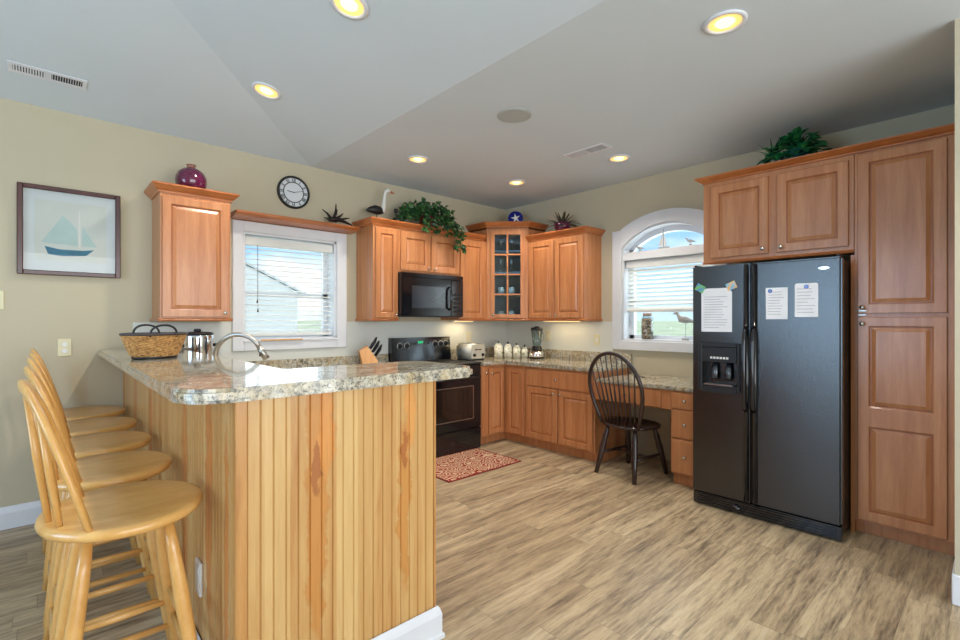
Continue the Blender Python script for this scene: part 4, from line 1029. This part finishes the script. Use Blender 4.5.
def leaf(bm, p, d, up, L_, W_, shape='ivy'):
    d = d.normalized(); s = d.cross(up)
    if s.length < 1e-3: s = Vector((1, 0, 0))
    s.normalize(); n = s.cross(d)
    if shape == 'ivy': o = [(0, 0, 0), (.18, .42, .06), (.5, .5, .0), (.6, .26, .06), (1, 0, -.12), (.6, -.26, .06), (.5, -.5, 0), (.18, -.42, .06)]
    else: o = [(0, .05, 0), (.3, .5, .08), (.7, .35, .05), (1, 0, -.15), (.7, -.35, .05), (.3, -.5, .08), (0, -.05, 0)]
    vs = [bm.verts.new(p+d*a*L_+s*b*W_+n*c*L_) for a, b, c in o]; mid = bm.verts.new(p+d*.45*L_-n*.05*L_)
    for i in range(len(vs)): bm.faces.new((mid, vs[i], vs[(i+1) % len(vs)]))
def solid(o, t=.0012):
    m = o.modifiers.new('thickness', 'SOLIDIFY'); m.thickness = t; return o
iv = thing('ivy_plant', 'trailing green ivy spilling over the cabinets above the microwave', 'plant', (3.06, 4.16, 2.3525))
ob('pot', lathe(B(), [(.07, 0), (.09, .1), (.095, .12), (.08, .12)], 20), 'terracotta', iv, True)
bm = B(); rnd = random.Random(11)
for i in range(430):
    if i < 330:
        u = rnd.uniform(-1, 1); x = .0+u*.34; z = max(.03, .225*math.sqrt(max(0, 1-u*u*.75))*rnd.uniform(.25, 1.08)+.03-.10*max(0, u-.5)); y = rnd.uniform(-.12, .10)
    elif i < 390: x = rnd.uniform(-.18, .40); y = rnd.uniform(-.175, -.14); z = rnd.uniform(-.06, .09)-.08*max(0, x-.1)
    else: x = .27+rnd.uniform(-.06, .06); y = rnd.uniform(-.19, -.15); z = -rnd.uniform(.0, .22); x += -z*.15
    d = Vector((rnd.uniform(-1, 1), rnd.uniform(-1, .2), rnd.uniform(-.8, .5)))
    leaf(bm, Vector((x, y, z)), d, Vector((rnd.uniform(-.5, .5), -1, rnd.uniform(.2, 1))), rnd.uniform(.045, .07), rnd.uniform(.045, .065))
solid(ob('foliage', bm, 'ivy', iv))
bm = B(); tube(bm, [(0, 0, .12), (.15, -.1, .14), (.27, -.17, .05), (.29, -.175, -.15)], .003, 5); tube(bm, [(0, 0, .12), (-.2, -.05, .15), (-.3, -.05, .05)], .003, 5); ob('vine', bm, 'brom', iv)

sp = thing('decorative_plate', 'cobalt blue round plate with a white starfish on the corner cabinet', 'plate', (4.285, 4.01, 2.5185), ang)
bm = B(); lathe(bm, [(.02, 0), (.085, .004), (.092, .010), (.088, .013), (.02, .008)], 32); ob('dish', bm, 'cobalt', sp, True, loc=(0, 0, .0905), rot=(math.radians(82), 0, 0))
pts = []
for i in range(10): r = .058 if i % 2 == 0 else .020; a = PI/2+i*PI/5+.2; pts.append((r*math.cos(a), .0905+r*math.sin(a)))
o = ob('starfish', flat_poly(pts, -.022), 'white', sp)
ob('easel', box(B(), -.03, .03, -.03, .05, 0, .008), 'blackmatte', sp)

br = thing('bromeliad_plant', 'spiky dark bromeliad in a brown pot on the cabinet left of the arched window', 'plant', (4.33, 3.33, 2.3485)); br.scale = (1.25, 1.25, 1.25)
ob('pot', lathe(B(), [(.05, 0), (.07, .04), (.078, .085), (.07, .09)], 20), 'plum', br, True)
bm = B(); rnd = random.Random(5)
for i in range(34):
    a = rnd.uniform(0, 2*PI); el = rnd.uniform(.1, 1.3); L_ = rnd.uniform(.14, .19); pts = []
    for k in range(6):
        t = k/5; r = L_*t*math.cos(el)*1.1+.01; z = .07+L_*t*math.sin(el)-.09*t*t*math.cos(el); pts.append(Vector((r*math.cos(a), r*math.sin(a), max(z, .03))))
    tube(bm, pts, [.010, .011, .010, .008, .005, .001], 6, flat=.3)
ob('foliage', bm, 'brom', br, True)

fn = thing('potted_greenery', 'bushy broad-leaved green plant on top of the fridge cabinet', 'plant', (4.10, 1.03, 2.487))
M['teal'] = plain('teal_glaze', (30, 80, 84), .3)
ob('pot', lathe(B(), [(.06, 0), (.085, .05), (.09, .12), (.08, .12)], 20), 'teal', fn, True)
bm = B(); rnd = random.Random(9)
for i in range(120):
    a = rnd.uniform(0, 2*PI); r = rnd.uniform(.02, .17); z = .05+rnd.uniform(0, .22)*(1.25-r/.2)
    p = Vector((r*math.cos(a)*.5, r*math.sin(a)*1.0, z)); d = Vector((math.cos(a), math.sin(a), rnd.uniform(-.5, .8)))
    leaf(bm, p, d, Vector((-.5, rnd.uniform(-.4, .4), 1)), rnd.uniform(.07, .11), rnd.uniform(.06, .09), 'oval')
for i in range(36):
    a = rnd.uniform(0, 2*PI); c0 = Vector((0, rnd.choice((-.03, .14)), .13))
    d = Vector((math.cos(a)*.6, math.sin(a)*.9, rnd.uniform(.3, 1))).normalized(); tube(bm, [c0, c0+d*.08, c0+d*.15-Vector((0, 0, .01))], [.006, .006, .001], 5, flat=.4)
solid(ob('foliage', bm, 'fern', fn))

# ---------------------------------------------------------------- counter things
bk = thing('wicker_basket', 'oval wicker basket with two black handles on the bar top', 'basket', (.478, 3.20, 1.158), math.radians(14)); bk.scale = (.88, .88, .92)
bm = B(); rings = []; nr, nc = 18, 56
for i in range(nr+1):
    t = i/nr; r = .118+.052*t**.8; z = .012+.128*t; row = []
    for j in range(nc):
        a = 2*PI*j/nc; w = .0035*(1 if (j//2+i) % 2 else -1); row.append(bm.verts.new(((r+w)*math.cos(a)*1.06, (r+w)*math.sin(a)*.80, z+.0)))
    rings.append(row)
for i in range(nr, -1, -1):
    t = i/nr; r = .108+.052*t**.8; rings.append([bm.verts.new((r*math.cos(2*PI*j/nc)*1.06, r*math.sin(2*PI*j/nc)*.80, .016+.124*t)) for j in range(nc)])
for a, b in zip(rings, rings[1:]):
    for j in range(nc): bm.faces.new((a[j], a[(j+1) % nc], b[(j+1) % nc], b[j]))
bm.faces.new(rings[0][::-1]); bm.faces.new(rings[-1]); ob('weave', bm, 'wicker', bk)
bm = B(); lathe(bm, [(.112, 0), (.12, .004), (.12, .012), (.112, .0118)], 40, sx=1.06, sy=.8); ob('base_band', bm, 'blackmatte', bk)
M['basketrim'] = plain('dark_rim', (64, 58, 60), .5)
bm = B(); pts = [(.170*1.06*math.cos(2*PI*k/48), .170*.8*math.sin(2*PI*k/48), .146) for k in range(49)]; tube(bm, pts, .008, 8, cap=False); ob('rim', bm, 'basketrim', bk, True)
for sy in (-1, 1):
    bm = B(); tube(bm, [(.075*math.cos(a)-.0, sy*(.118+.008*math.sin(a)), .135+.065*math.sin(a)**.7 if 0 < a < PI else .13) for a in [PI*k/16 for k in range(17)]], .0065, 8); ob('handle', bm, 'blackmatte', bk, True)

sc = thing('slow_cooker', 'chrome cooker pot with flat black lid standing beyond the basket', 'cooker', (.885, 4.12, .916))
ob('housing', lathe(B(), [(.098, .15), (.105, .16), (.108, .33), (.104, .345)], 32), 'chrome', sc, True)
ob('base', lathe(B(), [(.10, 0), (.112, .01), (.114, .12), (.108, .149)], 32), 'blackmatte', sc, True)
bm = B(); lathe(bm, [(.110, .346), (.110, .352), (.09, .362), (.03, .366)], 32); ob('lid', bm, 'blackmatte', sc, True)
ob('lid_knob', lathe(B(), [(.024, .3665), (.026, .38), (.02, .388)], 14), 'blackmatte', sc, True)
for s_ in (-1, 1): ob('handle', box(B(), s_*.122-.014, s_*.122+.014, -.03, .03, .25, .275, .005), 'blackmatte', sc)
for q in (-.5, -.1, .35): ob('black_stripe', box(B(), .109*math.sin(q)-.005, .109*math.sin(q)+.005, -.109*math.cos(q)-.003, -.109*math.cos(q)+.002, .165, .325, .001), 'blackmatte', sc)  # upright black stripes laid on the front of the chrome housing

fa = thing('faucet', 'brushed nickel gooseneck faucet rising behind the bar', 'faucet', (.803, 3.29, .916), math.radians(-40))
bm = B(); lathe(bm, [(.028, 0), (.028, .012), (.022, .02), (.018, .06)], 20); ob('base', bm, 'nickel', fa, True)
bm = B(); pts = [(0, 0, .06), (0, 0, .225)]+[(.14-.14*math.cos(a), 0, .225+.14*math.sin(a)) for a in [PI*k/14 for k in range(1, 13)]]
tube(bm, pts, .0145, 12); ob('neck', bm, 'nickel', fa, True)
e = Vector(pts[-1]); d = (e-Vector(pts[-2])).normalized(); bm = B(); tube(bm, [e, e+d*.03, e+d*.085], [.0155, .019, .021], 14); sph = ob('spray_head', bm, 'nickel', fa, True)
bm = B(); q = e+d*.045; box(bm, q.x+.012-.03-.004, q.x-.014, -.006, .006, q.z-.02, q.z+.02, .002); ob('button', bm, 'blackmatte', sph)
bm = B(); tube(bm, [(0, .02, .05), (0, .05, .06), (0, .08, .09)], [.010, .008, .006], 8); ob('lever', bm, 'nickel', fa, True)

kb = thing('knife_block', 'slanted wooden knife block full of black-handled knives', 'knife block', (2.36, 4.20, .916), math.radians(-20))
bm = B(); q = [(-.06, 0), (.09, 0), (.09, .10), (.035, .13), (-.045, .215), (-.10, .16), (-.095, .13)]
q = [(-.05, 0), (.10, 0), (.10, .055), (.0, .20), (-.075, .15), (-.05, .05)]
vs = [[bm.verts.new((x, y, z)) for x, z in q] for y in (-.055, .055)]
bm.faces.new(vs[0]); bm.faces.new(vs[1][::-1])
for j in range(len(q)): bm.faces.new((vs[0][j], vs[0][(j+1) % len(q)], vs[1][(j+1) % len(q)], vs[1][j]))
ob('block', bm, 'blockwood', kb)
d = Vector((.60, 0, .80)).normalized() if False else Vector((.55, 0, .80)).normalized(); nrm_pt = [(.075, .09), (.05, .127), (.025, .163)]
kk = 0
for (px_, pz_) in nrm_pt:
    for yy in (-.036, 0, .036):
        p = Vector((px_, yy, pz_))+d*.014; L_ = .11+.02*((kk*7) % 3-1)
        k_ = ob('kitchen_knife', tube(B(), [p, p+d*L_*.4, p+d*L_*.8, p+d*L_], [.011, .0155, .0165, .012], 8, flat=.7), 'blackmatte', None, True, loc=kb.location, rot=kb.rotation_euler, group='knives in the block',
                label='black-handled knife in the wooden block, %s row, %s slot' % (('lowest', 'middle', 'upper')[nrm_pt.index((px_, pz_))], ('first', 'middle', 'last')[(-.036, 0, .036).index(yy)]), cat='knife'); kk += 1

to = thing('toaster', 'brushed steel four-slice toaster with black levers beside the range', 'toaster', (3.635, 4.11, .916), 0); to.scale = (.92, .92, 1)
ob('housing', box(B(), -.125, .135, -.13, .14, .012, .185, .022, 3), 'steel', to, True)
ob('base', box(B(), -.11, .12, -.115, .125, 0, .0115), 'blackmatte', to)
ob('front_plate', box(B(), -.10, .125, -.1345, -.1305, .02, .175, .002), 'steel', to)
bm = B()
for x in (-.055, .085): lathe(bm, [(.018, 0), (.016, .018)], 14)
bm.free()
for x in (-.055, .085):
    ob('dial', lathe(B(), [(.019, 0), (.016, .018)], 14), 'blackmatte', to, loc=(x, -.135, .06), rot=(PI/2, 0, 0))
    ob('lever', box(B(), x*.4-.02, x*.4+.02, -.150, -.1348, .115, .127, .003), 'blackmatte', to)
for x in (-.07, -.02, .03, .08): ob('slot', box(B(), x-.012, x+.012, -.10, .11, .1852, .187), 'ventdark', to)

cpos = [(4.055, 4.075, .155), (4.135, 3.995, .145), (4.208, 3.92, .13), (4.272, 3.85, .11)]
clab = ['tallest floral ceramic canister, nearest the toaster', 'second tallest floral ceramic canister', 'third floral ceramic canister from the toaster', 'smallest floral ceramic canister, next to the blender']
for (x, y, h_), lb in zip(cpos, clab):
    c = thing('canister', lb, 'canister', (x, y, .916), -.8, 'floral canister set on the corner counter'); s = h_/.165
    ob('jar', box(B(), -.053*s, .053*s, -.053*s, .053*s, 0, h_, .012*s, 3), 'canister', c, True)
    ob('lid', lathe(B(), [(.042*s, h_+.001), (.042*s, h_+.01), (.03*s, h_+.018)], 20), 'canister', c, True)
    bm = B(); lathe(bm, [(.004, h_+.0185), (.004, h_+.03), (.011, h_+.037), (.011, h_+.045), (.004, h_+.05)], 12); ob('finial', bm, 'darkmetal', c, True)
bl = thing('blender', 'blender with glass jug and chrome and black base', 'blender', (4.32, 3.70, .916), -PI/2)
ob('motor_base', lathe(B(), [(.085, 0), (.09, .01), (.088, .05), (.065, .09), (.058, .14), (.05, .15)], 24), 'black', bl, True)
ob('chrome_panel', lathe(B(), [(.0885, .022), (.0935, .03), (.092, .052), (.074, .085), (.066, .088)], 24, cap0=False, cap1=False), 'chrome', bl, True)
ob('jug', lathe(B(), [(.045, .151), (.05, .17), (.068, .33), (.066, .33), (.047, .17), (.04, .156)], 24), 'clearglass', bl, True)
ob('lid', lathe(B(), [(.070, .331), (.072, .345), (.068, .365), (.03, .368), (.03, .378), (.02, .38)], 24), 'blackmatte', bl, True)
bm = B(); tube(bm, [(.064, 0, .31), (.105, 0, .30), (.105, 0, .22), (.056, 0, .20)], .008, 8); ob('handle', bm, 'clearglass', bl, True)
# warm under-cabinet lamps
for (nm, x, y, rz, ln) in (('warm under-cabinet light right of the microwave', 3.66, 4.27, 0, .3), ('warm under-cabinet light left of the arched window', 4.36, 3.37, PI/2, .5)):
    t = thing('under_cabinet_light', nm, 'light', (x, y, 1.371), rz)
    ob('housing', box(B(), -ln/2, ln/2, -.03, .03, -.016, 0, .002), 'trim', t)
    ob('diffuser', box(B(), -ln/2+.01, ln/2-.01, -.022, .022, -.019, -.0165), 'bulb', t)
    light('lamp', 'AREA', (0, 0, -.021), .9, (1, .80, .5), rot=(0, 0, 0), size=ln, size_y=.04, parent=t)
# window sill things
jr = thing('shell_jar', 'corked glass jar full of seashells on the arched window sill', 'jar', (XR+.04, 2.44, AZ0+.019))
ob('shells', lathe(B(), [(.052, .004), (.055, .01), (.055, .20), (.045, .215)], 20), 'shells', jr, True)
ob('glass_wall', lathe(B(), [(.058, 0), (.060, .01), (.060, .215), (.045, .235), (.045, .25)], 20, cap1=False), 'clearglass', jr, True)
M['cork'] = plain('cork', (196, 160, 132), .8, var=.1); ob('cork', lathe(B(), [(.042, .236), (.044, .262), (.038, .266)], 18), 'cork', jr, True)
def bird(label, loc, s, st, rz):
    t = thing('bird_figure', label, 'bird figure', loc, rz)
    bm = B(); k = s
    tube(bm, [(-.11*k, 0, st+.02*k), (-.05*k, 0, st+.035*k), (0, 0, st+.045*k), (.05*k, 0, st+.05*k), (.075*k, 0, st+.085*k), (.085*k, 0, st+.11*k), (.105*k, 0, st+.112*k), (.135*k, 0, st+.104*k)], [.008*k, .02*k, .036*k, .034*k, .016*k, .017*k, .014*k, .002*k], 12)
    M.setdefault('birdgrey', plain('weathered_bird', (176, 176, 172), .7, var=.1)); ob('body', bm, 'birdgrey', t, True)
    bm = B(); tube(bm, [(0, 0, .02), (0, 0, st+.02*k)], .003, 6); box(bm, -.03*k, .03*k, -.025*k, .025*k, 0, .022, .003); ob('stand', bm, 'birdgrey', t)
    return t
bird('grey carved gull on a thin stand on the arched window sill', (XR+.05, 2.05, AZ0+.019), .95, .155, PI/2)
bird('small pale bird figure left of the toy sailboat on the arched transom', (XR+.045, 2.52, 2.076), .42, .02, PI/2)
bird('small tan bird figure right of the toy sailboat on the arched transom', (XR+.045, 2.0, 2.076), .42, .03, PI/2)
sb = thing('toy_sailboat', 'small white toy sailboat on the arched window transom', 'toy sailboat', (XR+.045, 2.27, 2.076), PI/2)
bm = B(); tube(bm, [(-.06, 0, .014), (-.02, 0, .012), (.03, 0, .012), (.06, 0, .018)], [.008, .014, .013, .003], 8); ob('hull', bm, 'birdgrey', sb, True)
bm = B(); tube(bm, [(0, 0, .02), (0, 0, .20)], .002, 5); ob('mast', bm, 'darkmetal', sb)
solid(ob('sail', flat_poly([(.004, .03), (.004, .19), (.05, .035)], 0), 'white', sb)); solid(ob('sail', flat_poly([(-.004, .03), (-.004, .17), (-.035, .035)], 0), 'white', sb))
# small things
bm = B(); box(bm, 1.43, 1.80, YB-.045, YB-.031, 1.186, 1.198, .003); ob('wooden_dowel', bm, 'stool', label='thin wooden strip lying on the square window sill', cat='strip')
bm = B(); box(bm, -.03, .03, -.008, .008, 0, .006, .002); ob('pen', bm, 'blackmatte', label='small dark pen on the desk top by the chair', cat='pen', loc=(4.30, 2.35, .8185), rot=(0, 0, 1.2))
